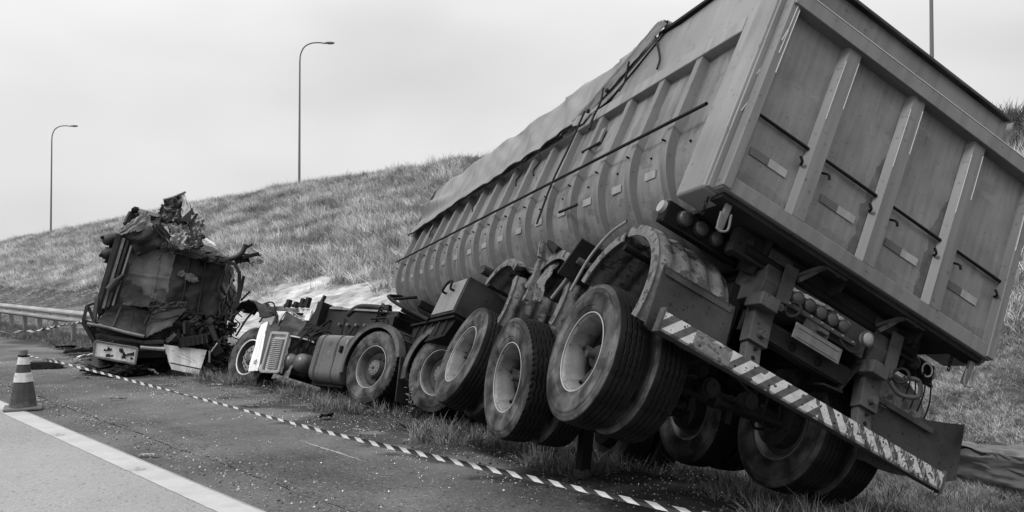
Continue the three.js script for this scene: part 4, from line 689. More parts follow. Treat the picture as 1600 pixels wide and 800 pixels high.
  part(T, 'hose', tube([[2.3, 1.4, -0.42], [2.35, 1.2, -0.55], [2.3, 1.05, -0.55], [2.2, 0.98, -0.5]], 0.022, 24, 8), MT.dark);
  part(T, 'wiring', tube([[1.9, 1.42, -0.43], [1.8, 1.2, -0.5], [1.75, 1.0, -0.5]], 0.014, 20, 6), MT.dark);
  part(T, 'wiring', tube([[1.6, 1.3, -0.43], [1.62, 1.1, -0.48], [1.5, 1.0, -0.5]], 0.014, 20, 6), MT.dark);
  for (let k = 0; k < 5; k++) part(T, 'fitting', cyl([2.0 - k * 0.22, 1.32, -0.4], [2.0 - k * 0.22, 1.32, -0.46], 0.03, 0.025, 12), MT.metalMid);
  part(T, 'valve_cover', [bx(1.05, 1.4, 1.5, 1.62, -0.4, -0.2, 0.02), beam([1.5, 1.64, -0.35], [0.95, 1.66, -0.35], 0.08, 0.06, 0.01), beam([1.15, 1.7, -0.35], [0.98, 1.5, -0.45], 0.05, 0.05)], MT.black2);
  const wc = part(T, 'white_cover', [torn([[3.5, 1.32, -0.42], [2.92, 1.38, -0.42], [2.94, 1.58, -0.4], [3.52, 1.62, -0.4]], { amp: 0.015, jag: 0.015, t: 0.04, seed: 31 })], MT.white);
  part(wc, 'slot', bx(3.08, 3.36, 1.45, 1.5, -0.475, -0.44, 0.015), MT.dark);
  part(T, 'white_cover', [torn([[3.42, 1.14, -0.44], [3.0, 1.2, -0.44], [3.0, 1.33, -0.42], [3.42, 1.3, -0.42]], { amp: 0.02, jag: 0.03, t: 0.04, seed: 33 })], MT.white);
  part(T, 'bent_bracket', [torn([[2.9, 1.15, -0.45], [2.5, 1.2, -0.42], [2.52, 1.6, -0.42], [2.78, 1.62, -0.44]], { amp: 0.05, jag: 0.04, seed: 35 }), beam([2.7, 1.6, -0.44], [2.62, 1.82, -0.44], 0.06, 0.05, 0.01)], MT.flap);
  part(T, 'engine_block', [bx(2.65, 4.3, 0.75, 1.25, -0.38, 0.38, 0.04), cyl([3.9, 1.15, -0.38], [3.9, 1.15, -0.5], 0.16), bx(3.0, 4.0, 1.25, 1.42, -0.3, 0.3, 0.03)], MT.black2);
  part(T, 'front_arch', sheet((u, v) => { const a = lerp(48, 150, u) * D2R, r = 0.6 + 0.05 * fbm(u * 5, v * 3, 2, 3); return V(4.15 + r * Math.cos(a), 0.98 + r * Math.sin(a) + 0.04 * noise(u * 9, v * 4, 1), lerp(-0.92, -0.5, v)); }, 22, 6, 0.02, 0.4), MT.black2);
  part(T, 'tangled_pipe', tube([[4.5, 1.2, -0.7], [4.3, 1.55, -0.6], [4.0, 1.66, -0.55], [3.7, 1.4, -0.6], [3.6, 1.1, -0.75]], 0.014, 40, 8), MT.dark);
  part(T, 'tangled_pipe', tube([[4.5, 0.95, -0.75], [4.35, 1.4, -0.68], [4.1, 1.62, -0.6], [3.85, 1.5, -0.66], [3.7, 1.2, -0.85]], 0.018, 40, 8), MT.black2);
  part(T, 'top_rail', [beam([4.35, 1.54, -0.5], [3.3, 1.56, -0.45], 0.05, 0.04), beam([4.3, 1.58, -0.48], [3.7, 1.6, -0.45], 0.03, 0.03)], MT.metalMid);
  for (const [x, h] of [[3.62, 0.14], [3.38, 0.1], [3.2, 0.16], [3.05, 0.18]]) part(T, 'broken_mount', [box(0.09, h, 0.08, x, 1.6 + h / 2, -0.45, 0.01), beam([x + 0.1, 1.62, -0.45], [x, 1.6 + h * 0.7, -0.45], 0.05, 0.04)], MT.black2);
  part(T, 'spring_pack', [bx(2.5, 4.3, 0.56, 0.64, -0.5, -0.4)], MT.dark);
  part(T, 'fifth_wheel_plate', [lathe([[0, 0.0], [0.45, 0.0], [0.46, -0.03], [0.44, -0.06], [0, -0.06]], 36, 'y').translate(-0.6, 1.16, 0), bx(-0.9, -0.3, 0.98, 1.12, -0.35, 0.35)], MT.dark);
  part(T, 'thin_wire', tube([[-0.2, 1.15, -0.6], [-0.5, 1.3, -0.6], [-0.9, 1.28, -0.6], [-1.1, 1.1, -0.6]], 0.006, 24, 5), MT.rope);
}

// ---------------------------------------------------------------- the wrecked cab, facing the road with its floor torn open
const rayAt = (px, py) => { const c = Math.cos(camera.rotation.x), s = Math.sin(camera.rotation.x), x = (px - 800) / F, y = -(py - 400) / F, z = -1; return V(x, y * c - z * s, y * s + z * c); };
const at = (px, py, d) => rayAt(px, py).multiplyScalar(d / -rayAt(px, py).z).add(V(0, CAM_H, 0));
{
  const cab = thing('wrecked_cab', 'crushed burnt-dark truck cab torn open and standing on the shoulder', 'truck cab');
  const o = at(265, 587, 14.6); o.y = 0; const yaw = 22.4 * D2R; cab.position.copy(o); cab.rotation.y = yaw; cab.updateMatrixWorld(true);
  const inv = cab.matrixWorld.clone().invert(), co = V(0, CAM_H, 0).applyMatrix4(inv);
  const C = (px, py, w = 0) => { const d = rayAt(px, py).transformDirection(inv), t = (w - co.z) / d.z; return co.clone().addScaledVector(d, t); };
  const quad = (...a) => a.map(q => C(...q));
  // back wall: a paler and a sooty pressing with swaged ribs, side walls and roof remains behind
  const sw = (c, mat, seed, label, name) => { const q = quad(...c); const m = part(cab, name, torn(q, { amp: 0.05, freq: 2.6, jag: 0.03, nu: 26, nv: 26, t: 0.02, seed, ang: 0.25 }), mat, label); return m; };
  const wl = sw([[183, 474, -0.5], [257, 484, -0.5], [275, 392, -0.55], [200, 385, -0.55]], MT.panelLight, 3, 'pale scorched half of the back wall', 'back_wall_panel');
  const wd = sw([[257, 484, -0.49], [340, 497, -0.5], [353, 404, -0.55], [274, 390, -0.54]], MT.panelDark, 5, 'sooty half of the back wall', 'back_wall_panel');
  for (const f of [0.3, 0.62]) { const a = C(lerp(257, 340, f), lerp(484, 497, f) - 3, -0.46), b = C(lerp(274, 353, f), lerp(390, 404, f) + 4, -0.5); part(wd, 'swage_rib', beam(a, b, 0.07, 0.03, 0.008), MT.panelDark); }
  part(wl, 'seam', beam(C(198, 426, -0.46), C(265, 434, -0.46), 0.03, 0.015), MT.panelLight);
  for (const f of [0.35, 0.68]) part(wl, 'swage_rib', beam(C(lerp(190, 257, f), 474, -0.47), C(lerp(205, 274, f), 396, -0.52), 0.05, 0.012), MT.panelLight);
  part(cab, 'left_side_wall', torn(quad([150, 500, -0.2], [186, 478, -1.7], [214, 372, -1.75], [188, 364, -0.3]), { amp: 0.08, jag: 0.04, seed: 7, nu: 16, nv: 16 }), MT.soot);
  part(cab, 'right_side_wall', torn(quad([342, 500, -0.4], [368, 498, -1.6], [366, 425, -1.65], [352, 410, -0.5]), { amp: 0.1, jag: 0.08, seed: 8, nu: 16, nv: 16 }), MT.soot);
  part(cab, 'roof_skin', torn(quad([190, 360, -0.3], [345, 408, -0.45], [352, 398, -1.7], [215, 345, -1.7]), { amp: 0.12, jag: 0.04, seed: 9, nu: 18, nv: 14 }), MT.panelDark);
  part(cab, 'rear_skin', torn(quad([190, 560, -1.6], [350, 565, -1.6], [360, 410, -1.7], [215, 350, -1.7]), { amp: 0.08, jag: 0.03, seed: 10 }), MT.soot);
  // upper flap and torn trim
  part(cab, 'ceiling_flap', torn(quad([218, 401, -0.25], [261, 381, -0.3], [250, 340, -0.35], [188, 366, -0.2]), { amp: 0.05, jag: 0.05, t: 0.03, seed: 12, freq: 2 }), MT.soot);
  part(cab, 'torn_trim', torn(quad([186, 369, -0.12], [226, 352, -0.15], [228, 332, -0.2], [190, 356, -0.16]), { amp: 0.03, jag: 0.09, t: 0.02, seed: 15, nu: 20 }), MT.rail);
  part(cab, 'torn_trim', torn(quad([214, 362, -0.15], [238, 353, -0.2], [231, 330, -0.25], [222, 333, -0.2]), { amp: 0.03, jag: 0.1, t: 0.02, seed: 16, nu: 20 }), MT.rail);
  part(cab, 'visor_box', [torn(quad([193, 352, -0.4], [224, 344, -0.4], [213, 331, -0.6], [204, 333, -0.6]), { amp: 0.03, seed: 17, t: 0.06 }), beam(C(196, 352, -0.4), C(206, 332, -0.5), 0.06, 0.12, 0.02)], MT.soot);
  const rb = part(cab, 'roof_bar', [beam(C(212, 328, -0.5), C(262, 340, -0.5), 0.12, 0.09, 0.02)], MT.galv);
  part(rb, 'bar_end', crumple(C(212, 328, -0.48).toArray(), [0.07, 0.06, 0.07], 3, 0.3, -2), MT.dark);
  part(cab, 'roof_bar', beam(C(226, 348, -0.4), C(268, 352, -0.42), 0.06, 0.05, 0.01), MT.galv);
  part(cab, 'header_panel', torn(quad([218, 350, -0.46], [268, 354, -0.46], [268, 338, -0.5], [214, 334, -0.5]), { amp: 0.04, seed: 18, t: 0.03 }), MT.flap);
  for (const [a, b] of [[[238, 352], [262, 379]], [[243, 350], [268, 377]], [[249, 349], [271, 376]]]) part(cab, 'door_channel', beam(C(...a, -0.22), C(...b, -0.25), 0.06, 0.035, 0.006), MT.flap);
  // crumpled sheets and lining that spill out of the top
  part(cab, 'crumpled_sheet', torn(quad([258, 333, -0.3], [288, 328, -0.35], [288, 301, -0.4], [255, 311, -0.3]), { amp: 0.16, freq: 3.2, jag: 0.08, seed: 24, nu: 26, nv: 24, ang: 0.35, t: 0.01 }), MT.rail);
  part(cab, 'crumpled_sheet', tube([C(255, 312, -0.28), C(270, 308, -0.26), C(290, 300, -0.3)], 0.02, 14, 6), MT.metalMid);
  part(cab, 'white_blade', torn(quad([284, 337, -0.25], [302, 342, -0.3], [296, 318, -0.36], [286, 299, -0.3]), { amp: 0.04, jag: 0.05, seed: 26, t: 0.02 }), MT.white);
  for (const [sd, mt, ...q] of [[101, MT.rail, [270, 346, -0.4], [284, 346, -0.42], [280, 304, -0.46], [272, 308, -0.44]], [102, MT.galvDark, [292, 350, -0.34], [304, 352, -0.36], [299, 322, -0.42], [291, 312, -0.4]], [103, MT.flap, [246, 348, -0.4], [262, 350, -0.4], [258, 322, -0.44], [252, 318, -0.44]], [104, MT.white, [304, 372, -0.34], [312, 372, -0.36], [308, 346, -0.4], [303, 350, -0.4]]])
    part(cab, 'torn_sheet', torn(quad(...q), { amp: 0.07, freq: 2.6, jag: 0.16, seed: sd, nu: 14, nv: 22, t: 0.008 }), mt);
  part(cab, 'dark_shard', prism([[-0.1, -0.1], [0.08, -0.12], [0.12, 0.14]], 0.03).applyMatrix4(new THREE.Matrix4().setPosition(C(290, 336, -0.18))), MT.panelDark);
  for (const [sd, mt, ...q] of [[5, MT.clothLight, [266, 384, -0.18], [296, 388, -0.2], [294, 352, -0.36], [268, 348, -0.3]], [9, MT.clothLight, [284, 388, -0.14], [312, 385, -0.24], [306, 362, -0.3], [282, 364, -0.2]], [14, MT.clothLight, [300, 374, -0.28], [322, 368, -0.36], [316, 338, -0.42], [300, 340, -0.36]], [19, MT.clothGrey, [254, 344, -0.26], [282, 346, -0.3], [284, 328, -0.4], [258, 326, -0.36]], [23, MT.clothGrey, [296, 384, -0.1], [318, 382, -0.2], [314, 372, -0.3], [298, 372, -0.2]]])
    part(cab, 'torn_lining', torn(quad(...q), { amp: 0.17, freq: 3.4, jag: 0.12, seed: sd, nu: 24, nv: 24, ang: 0.4, t: 0.008 }), mt);
  part(cab, 'bent_post', [beam(C(298, 348, -0.14), C(302, 388, -0.14), 0.055, 0.05, 0.01), beam(C(298, 348, -0.14), C(308, 334, -0.16), 0.07, 0.04, 0.01)], MT.flap);
  part(cab, 'header_shade_panel', torn(quad([266, 384, -0.45], [318, 386, -0.45], [306, 340, -0.5], [262, 346, -0.5]), { amp: 0.08, jag: 0.06, seed: 29 }), MT.flap);  // dark sheet standing in for the shade behind the torn header
  part(cab, 'white_shard', torn(quad([316, 374, -0.2], [337, 384, -0.22], [335, 379, -0.3], [318, 370, -0.3]), { amp: 0.02, jag: 0.05, seed: 27, t: 0.02 }), MT.white);
  part(cab, 'dark_shard', torn(quad([305, 375, -0.2], [320, 370, -0.22], [316, 366, -0.3], [303, 368, -0.3]), { amp: 0.03, jag: 0.1, seed: 28, t: 0.03 }), MT.panelDark);
  // upper rail of the sooty wall with splintered pieces
  const ur = part(cab, 'wall_top_rail', torn(quad([257, 386, -0.24], [356, 411, -0.26], [366, 401, -0.34], [258, 377, -0.34]), { amp: 0.05, jag: 0.03, t: 0.03, seed: 37, nu: 40, nv: 6, freq: 7 }), MT.metalMid);
  part(ur, 'rail_lip', torn(quad([258, 392, -0.22], [352, 414, -0.24], [352, 408, -0.22], [258, 385, -0.22]), { amp: 0.04, jag: 0.04, t: 0.02, seed: 38, nu: 40, nv: 5, freq: 8 }), MT.panelDark);
  part(cab, 'wall_header', torn(quad([272, 396, -0.35], [352, 416, -0.36], [352, 403, -0.4], [262, 379, -0.4]), { amp: 0.04, jag: 0.04, seed: 41 }), MT.panelDark);
  { const r = rng(77); for (let k = 0; k < 16; k++) { const x = 300 + r() * 55, y = 384 + (x - 300) * 0.36 + r() * 8; part(cab, 'splinter', beam(C(x, y, -0.2 - r() * 0.3), C(x + 8 + r() * 16, y + 3 + r() * 6 - 3, -0.2 - r() * 0.4), 0.02 + r() * 0.04, 0.012), [MT.panelDark, MT.galvDark, MT.metalMid, MT.soot][k % 4]); } }
  for (const [x, y, s] of [[284, 428, 7], [297, 433, 9], [304, 437, 7]]) part(cab, 'burst_foam', crumple(C(x, y, -0.44).toArray(), [s * 0.008, s * 0.007, 0.04], x, 0.7, 5), MT.clothGrey);
  part(cab, 'hanging_clip', [crumple(C(257, 386, -0.2).toArray(), [0.05, 0.09, 0.05], 3, 0.6, 3), beam(C(256, 390, -0.2), C(248, 407, -0.2), 0.05, 0.02), beam(C(252, 390, -0.2), C(246, 400, -0.2), 0.03, 0.02)], MT.soot);
  // right pillar and bent arms
  { const q = [C(349, 406, -0.3), C(366, 411, -0.26), C(374, 424, -0.24), C(374, 450, -0.24), C(371, 476, -0.25), C(362, 498, -0.3)]; for (let i = 0; i < 5; i++) part(cab, 'corner_pillar', beam(q[i], q[i + 1].clone().add(V(0, -0.02, 0)), 0.1, 0.06, 0.008), i % 2 ? MT.soot : MT.black2); }
  part(cab, 'corner_pillar', beam(C(381, 431, -0.5), C(374, 465, -0.5), 0.1, 0.05, 0.01), MT.soot);
  part(cab, 'door_stay', beam(C(366, 428, -0.3), C(350, 466, -0.3), 0.07, 0.04, 0.01), MT.metalMid);
  part(cab, 'door_stay', beam(C(358, 424, -0.4), C(366, 440, -0.36), 0.05, 0.04, 0.01), MT.panelDark);
  part(cab, 'bent_arm', tube([C(352, 406, -0.3), C(366, 403, -0.28), C(376, 397, -0.26), C(382, 388, -0.26), C(384, 382, -0.26)], 0.045, 30, 7), MT.soot);
  part(cab, 'bent_arm', [beam(C(378, 403, -0.3), C(404, 396, -0.34), 0.14, 0.07, 0.015), beam(C(380, 390, -0.28), C(394, 382, -0.3), 0.05, 0.04), beam(C(376, 397, -0.3), C(407, 399, -0.36), 0.05, 0.03)], MT.soot);
  part(cab, 'bent_arm', [torn(quad([368, 412, -0.3], [390, 408, -0.32], [388, 398, -0.36], [366, 402, -0.34]), { amp: 0.04, jag: 0.08, seed: 44, t: 0.03 })], MT.panelDark);
  part(cab, 'grey_scrap', torn(quad([388, 410, -0.4], [412, 411, -0.45], [410, 405, -0.5], [392, 404, -0.5]), { amp: 0.03, jag: 0.06, seed: 45, t: 0.02 }), MT.galvDark);
  part(cab, 'hooked_cable', tube([C(376, 470, -0.3), C(382, 464, -0.3), C(388, 458, -0.32), C(391, 455, -0.32)], 0.02, 20, 6), MT.rope);
  part(cab, 'hooked_cable', tube([C(300, 396, -0.3), C(310, 420, -0.34), C(325, 448, -0.34), C(336, 462, -0.3), C(345, 468, -0.28)], 0.012, 30, 6), MT.rope);
  // left pillar: parallel struts, a canister and lobed horns
  for (const [a, b, r, m] of [[[186, 366], [150, 486], 0.05, MT.soot], [[194, 372], [161, 482], 0.03, MT.metalMid], [[200, 376], [168, 480], 0.028, MT.soot], [[205, 384], [176, 478], 0.022, MT.metalMid], [[190, 370], [156, 490], 0.03, MT.black2]]) part(cab, 'pillar_strut', beam(C(...a, -0.18), C(...b, -0.1), r * 1.9, r * 1.6, 0.006), m);
  part(cab, 'pillar_back', torn(quad([152, 492, -0.24], [184, 478, -0.3], [206, 380, -0.36], [188, 366, -0.3]), { amp: 0.04, jag: 0.02, seed: 51 }), MT.black2);
  part(cab, 'gas_strut', [cyl(C(170, 453, 0), C(184, 438, 0), 0.065, 0.07, 16), cyl(C(184, 438, 0), C(193, 430, 0), 0.045, 0.04, 14)], MT.soot);
  for (const [x, y] of [[172, 374], [170, 396]]) { const h = part(cab, 'horn', lathe([[0, -0.13], [0.05, -0.125], [0.09, -0.08], [0.105, 0], [0.085, 0.1], [0.05, 0.25], [0, 0.27]], 22, 'x').rotateZ(0.35).translate(...C(x, y, -0.35).toArray()), MT.soot); part(h, 'knob', new THREE.SphereGeometry(0.035, 10, 8).translate(...C(x - 12, y + (y < 380 ? -3 : 3), -0.3).toArray()), MT.dark); }
  part(cab, 'horn_housing', torn(quad([170, 412, -0.36], [180, 416, -0.36], [192, 372, -0.4], [178, 376, -0.4]), { amp: 0.04, seed: 54, t: 0.12 }), MT.soot);
  // bent floor panel that hangs forward
  const fp = part(cab, 'floor_panel', torn(quad([150, 503, 0.2], [226, 527, 0.4], [232, 486, -0.3], [180, 471, -0.35]), { amp: 0.03, freq: 1.4, jag: 0.03, t: 0.02, seed: 61, bow: 0.03, nu: 20, nv: 18 }), MT.panelDark);
  part(cab, 'floor_panel', torn(quad([224, 527, 0.4], [268, 510, 0.3], [292, 481, -0.2], [231, 487, -0.28]), { amp: 0.03, freq: 1.4, jag: 0.05, t: 0.02, seed: 63, bow: 0.05, nu: 20, nv: 18 }), MT.panelDark);
  for (const [a, b] of [[[176, 511], [189, 480]], [[201, 519], [208, 488]], [[217, 524], [232, 492]], [[226, 524], [238, 493]]]) part(fp, 'panel_rib', beam(C(...a, 0.32), C(...b, -0.12), 0.035, 0.03, 0.008), MT.soot);
  for (const [y, k] of [[0, 0], [8, 1]]) part(fp, 'stamped_groove', tube([C(236, 497 + y, 0.14), C(258, 498 + y, 0.16), C(280, 492 + y * 0.8, 0.04)], 0.012, 18, 6), MT.black2);
  part(cab, 'dash_edge', torn(quad([232, 488, -0.14], [292, 487, -0.2], [290, 474, -0.3], [236, 472, -0.3]), { amp: 0.06, jag: 0.09, t: 0.03, seed: 65, nu: 22, nv: 10, freq: 4 }), MT.soot);
  part(cab, 'sill_bar', tube([C(136, 506, 0.3), C(165, 511, 0.34), C(195, 519, 0.4), C(225, 526, 0.42)], 0.03, 30, 7), MT.metalMid);
  // broken step frame on the left
  const sf = part(cab, 'step_frame', [beam(C(136, 478, 0.1), C(130, 502, 0.15), 0.06, 0.05), beam(C(130, 502, 0.15), C(148, 534, 0.2), 0.08, 0.06), beam(C(136, 478, 0.1), C(152, 472, 0.05), 0.04, 0.04), beam(C(152, 466, 0.05), C(146, 506, 0.2), 0.06, 0.05), beam(C(131, 500, 0.15), C(147, 506, 0.2), 0.04, 0.04), beam(C(138, 480, 0.1), C(148, 503, 0.2), 0.04, 0.04)], MT.black2);
  part(sf, 'frame_plate', torn(quad([140, 512, 0.1], [156, 540, 0.2], [160, 520, 0.1], [150, 498, 0.05]), { amp: 0.04, seed: 66 }), MT.soot);
  // bumper remains: white plate, chrome tube, dark valance
  part(cab, 'valance', torn(quad([148, 534, 0.22], [250, 545, 0.22], [252, 524, 0.1], [146, 511, 0.12]), { amp: 0.05, jag: 0.04, seed: 68, t: 0.04 }), MT.soot);
  part(cab, 'valance_rail', [beam(C(150, 524, 0.3), C(225, 535, 0.32), 0.05, 0.05, 0.01), beam(C(225, 535, 0.32), C(256, 534, 0.3), 0.1, 0.06, 0.01)], MT.flap);
  const wp = part(cab, 'white_front_plate', torn(quad([146, 557, 0.36], [211, 569, 0.36], [215, 545, 0.36], [149, 534, 0.36]), { amp: 0.008, jag: 0.006, t: 0.03, seed: 71 }), MT.white);
  part(wp, 'plate_frame', [[[146, 557], [211, 569]], [[211, 569], [215, 544]], [[215, 544], [149, 533]], [[149, 533], [146, 557]]].map(([a, b]) => beam(C(...a, 0.38), C(...b, 0.38), 0.03, 0.035, 0.008)), MT.metalMid);
  { const r = rng(5); for (let k = 0; k < 15; k++) { const x = 154 + r() * 52, y = 541 + (x - 150) * 0.17 + r() * 14; part(wp, 'burn_mark', torn(quad([x, y + 2, 0.397], [x + 2 + r() * 7, y + 2, 0.397], [x + 1 + r() * 6, y - 1 - r() * 4, 0.397], [x, y - r() * 3, 0.397]), { amp: 0.001, jag: 0.12, nu: 5, nv: 4, t: 0.004, seed: k + 1 }), MT.black2); } }
  part(cab, 'chrome_tube', cyl(C(219, 542, 0.28), C(257, 545, 0.28), 0.04, 0.04, 16), MT.metalBright);
  const stp = part(cab, 'white_step_panel', torn(quad([268, 577, 0.3], [311, 586, 0.3], [323, 547, 0.15], [256, 538, 0.15]), { amp: 0.02, jag: 0.015, t: 0.05, seed: 73, freq: 1.5 }), MT.white);
  part(stp, 'panel_groove', beam(C(266, 567, 0.33), C(314, 577, 0.32), 0.025, 0.02), MT.black2);
  part(stp, 'panel_side', torn(quad([311, 586, 0.28], [320, 560, 0.1], [326, 546, 0.0], [323, 547, 0.14]), { amp: 0.01, seed: 75, t: 0.02 }), MT.flap);
  part(stp, 'scratch', [beam(C(275, 556, 0.28), C(300, 565, 0.28), 0.006, 0.004), beam(C(282, 552, 0.26), C(308, 566, 0.26), 0.005, 0.004)], MT.flap);
  // engine bay debris
  const cl = part(cab, 'oil_cooler', box(0.5, 0.17, 0.14, 0, 0, 0, 0.02).rotateZ(0.14).translate(...C(302, 532, 0.2).toArray()), MT.dark);
  for (let k = 0; k < 12; k++) part(cl, 'cooler_fin', box(0.03, 0.15, 0.03, -0.2 + k * 0.038, 0, 0.075).rotateZ(0.14).translate(...C(302, 532, 0.2).toArray()), k % 2 ? MT.flap : MT.black2);
  part(cab, 'steering_column', [cyl(C(327, 503, 0.05), C(338, 532, 0.1), 0.05, 0.05, 14), cyl(C(324, 499, 0.05), C(330, 505, 0.05), 0.08, 0.08, 14)], MT.flap);
  part(cab, 'steering_box', [box(0.2, 0.2, 0.18, 0, 0, 0, 0.03).rotateZ(0.5).translate(...C(338, 547, 0.1).toArray()), beam(C(330, 552, 0.15), C(340, 540, 0.15), 0.04, 0.04)], MT.under);
  part(cab, 'link_rod', [cyl(C(340, 536, 0.2), C(328, 552, 0.2), 0.016), cyl(C(328, 548, 0.2), C(327, 566, 0.2), 0.022)], MT.metalBright);
  for (const [x, y, r] of [[297, 516, 0.11], [308, 518, 0.12], [290, 520, 0.08], [318, 520, 0.07]]) part(cab, 'pipe_elbow', new THREE.TorusGeometry(r, r * 0.55, 12, 20).rotateY(0.6).translate(...C(x, y, -0.12).toArray()), MT.flap);
  part(cab, 'bulkhead', torn(quad([258, 548, -0.3], [350, 552, -0.3], [352, 496, -0.42], [252, 488, -0.4]), { amp: 0.14, freq: 3, jag: 0.05, seed: 81, nu: 24, nv: 20 }), MT.soot);
  part(cab, 'torn_panel', torn(quad([256, 538, 0.1], [282, 530, 0.12], [280, 514, 0.0], [262, 522, 0.0]), { amp: 0.06, jag: 0.06, seed: 83 }), MT.flap);
  part(cab, 'torn_panel', torn(quad([262, 536, 0.16], [276, 524, 0.18], [272, 520, 0.16], [258, 532, 0.14]), { amp: 0.02, jag: 0.06, seed: 84 }), MT.galvDark);
  part(cab, 'bracket', [beam(C(287, 500, 0.0), C(288, 522, 0.05), 0.05, 0.04), beam(C(284, 522, 0.15), C(288, 530, 0.15), 0.05, 0.03)], MT.panelDark);
  { const r = rng(15); for (let k = 0; k < 34; k++) { const x = 280 + r() * 84, y = 492 + r() * 52, p = []; let cx = x, cy = y; for (let i = 0; i < 5; i++) { p.push(C(cx, cy, -0.3 + r() * 0.45)); cx += (r() - 0.42) * 16; cy += (r() - 0.5) * 15; } part(cab, 'wiring', tube(p, 0.009 + r() * 0.022, 22, 6), [MT.rope, MT.black2, MT.dark, MT.flap, MT.under][k % 5]); } }
  { const r = rng(25); for (let k = 0; k < 14; k++) { const x = 336 + r() * 36, y = 425 + r() * 80; part(cab, 'wiring', tube([C(x, y, -0.4 + r() * 0.3), C(x + (r() - 0.5) * 16, y + 8 + r() * 8, -0.3), C(x + (r() - 0.5) * 20, y + 20 + r() * 14, -0.3), C(x + (r() - 0.3) * 26, y + 30 + r() * 20, -0.25)], 0.008 + r() * 0.014, 24, 6), [MT.rope, MT.black2, MT.flap][k % 3]); } }
  { const r = rng(35); for (let k = 0; k < 26; k++) { const x = 290 + r() * 78, y = 505 + r() * 62, s = 4 + r() * 9, a = r() * 6.28, q = (b) => C(x + Math.cos(a + b) * s, y + Math.sin(a + b) * s * 0.7, -0.35 + r() * 0.5); part(cab, 'mangled_scrap', torn([q(0), q(1.5), q(3.1), q(4.6)], { amp: 0.06, jag: 0.1, nu: 8, nv: 8, t: 0.02, seed: k + 3 }), [MT.soot, MT.panelDark, MT.flap, MT.under, MT.black2, MT.galvDark][k % 6]); } }
  // underside resting on the ground
  part(cab, 'under_tray', [torn(quad([196, 575, -0.5], [262, 580, -0.5], [262, 545, -0.6], [196, 540, -0.6]), { amp: 0.06, seed: 91 }), crumple(C(200, 574, -0.2).toArray().map((v, i) => i === 1 ? 0.08 : v), [0.35, 0.1, 0.3], 4, 0.5, 4), crumple([0.75, 0.14, -0.2], [0.35, 0.2, 0.35], 7, 0.5, 4), crumple([-0.9, 0.12, -0.8], [0.5, 0.2, 0.6], 8, 0.4, 3), crumple([0.4, 0.1, -0.9], [0.6, 0.2, 0.5], 9, 0.4, 3)], MT.black2);
  part(cab, 'floor_pan', bx(-1.15, 1.0, 0.28, 0.42, -1.6, -0.2, 0.02), MT.black2);
}

// ---------------------------------------------------------------- guardrail
{
  const N = 7.25, g = thing('guardrail', 'galvanised steel guardrail on posts along the grass edge', 'guardrail'), s0 = 17.4, s1 = 70;
  const P = (s, n, y) => { const [x, z] = sn(s, n); return V(x, y, z); };
  const prof = [[0.0, 0.80], [-0.035, 0.79], [-0.085, 0.74], [-0.085, 0.70], [-0.02, 0.65], [-0.02, 0.61], [-0.085, 0.56], [-0.085, 0.52], [-0.035, 0.47], [0, 0.46]];
  for (let k = 0; k < 13; k++) { const a = s0 + k * 4, b = a + 4.03, y = (s) => -0.02 * Math.max(0, 0); part(g, 'rail_beam', sheet((u, v) => { const f = v * (prof.length - 1), i = Math.min(prof.length - 2, Math.floor(f)), t = f - i; return P(lerp(a, b, u), N + lerp(prof[i][0], prof[i + 1][0], t) - k % 2 * 0.004, lerp(prof[i][1], prof[i + 1][1], t) - 0.03); }, 4, 36, 0.006, 0.5), MT.galv); }
  for (let s = s0 + 0.9; s < s1; s += 1.55) { const y = groundY(s, N + 0.1) - 0.15, p = part(g, 'post', beam(P(s, N + 0.12, y), P(s, N + 0.12, 0.74), 0.14, 0.1, 0.006, 0.78), MT.galvDark); part(p, 'bolt', new THREE.SphereGeometry(0.02, 8, 6).translate(...P(s, N - 0.025, 0.6).toArray()), MT.dark); }
}

// ---------------------------------------------------------------- street lamps on the crest
function lamp(px, d, label, h = 11.6, rad = 0.1) {
  const p = at(px, 400, d), y = gAt(p.x, p.z), L = thing('street_lamp', label, 'street lamp', 'lamps along the top of the bank'); L.position.set(p.x, y - 0.1, p.z); L.rotation.y = 0;
  part(L, 'pole', [cyl([0, 0, 0], [0, h * 0.45, 0], rad, rad * 0.78, 14), cyl([0, h * 0.45, 0], [0, h - 1.5, 0], rad * 0.78, rad * 0.6, 14)], MT.pole);
  part(L, 'arm', tube([[0, h - 1.6, 0], [0.06, h - 1.0, 0], [0.35, h - 0.42, 0], [0.85, h - 0.14, 0], [1.5, h - 0.08, 0], [2.0, h - 0.14, 0]], rad * 0.55, 50, 8), MT.pole);
  const hd = part(L, 'lamp_head', new THREE.SphereGeometry(1, 24, 14).scale(0.4, 0.1, 0.16).translate(2.32, h - 0.1, 0), MT.pole);
  part(hd, 'diffuser', new THREE.SphereGeometry(1, 20, 10).scale(0.3, 0.07, 0.12).translate(2.36, h - 0.15, 0), MT.lampLight);
  part(L, 'base_flange', box(0.4, 0.06, 0.4, 0, 0.03, 0), MT.pole);
}
lamp(467, 64.5, 'curved-arm street lamp on the bank crest above the tractor chassis');
lamp(79, 86, 'curved-arm street lamp on the bank crest beyond the guardrail', 11.6);
lamp(1459, 35, 'tall lamp pole rising behind the trailer tailgate', 12.5);

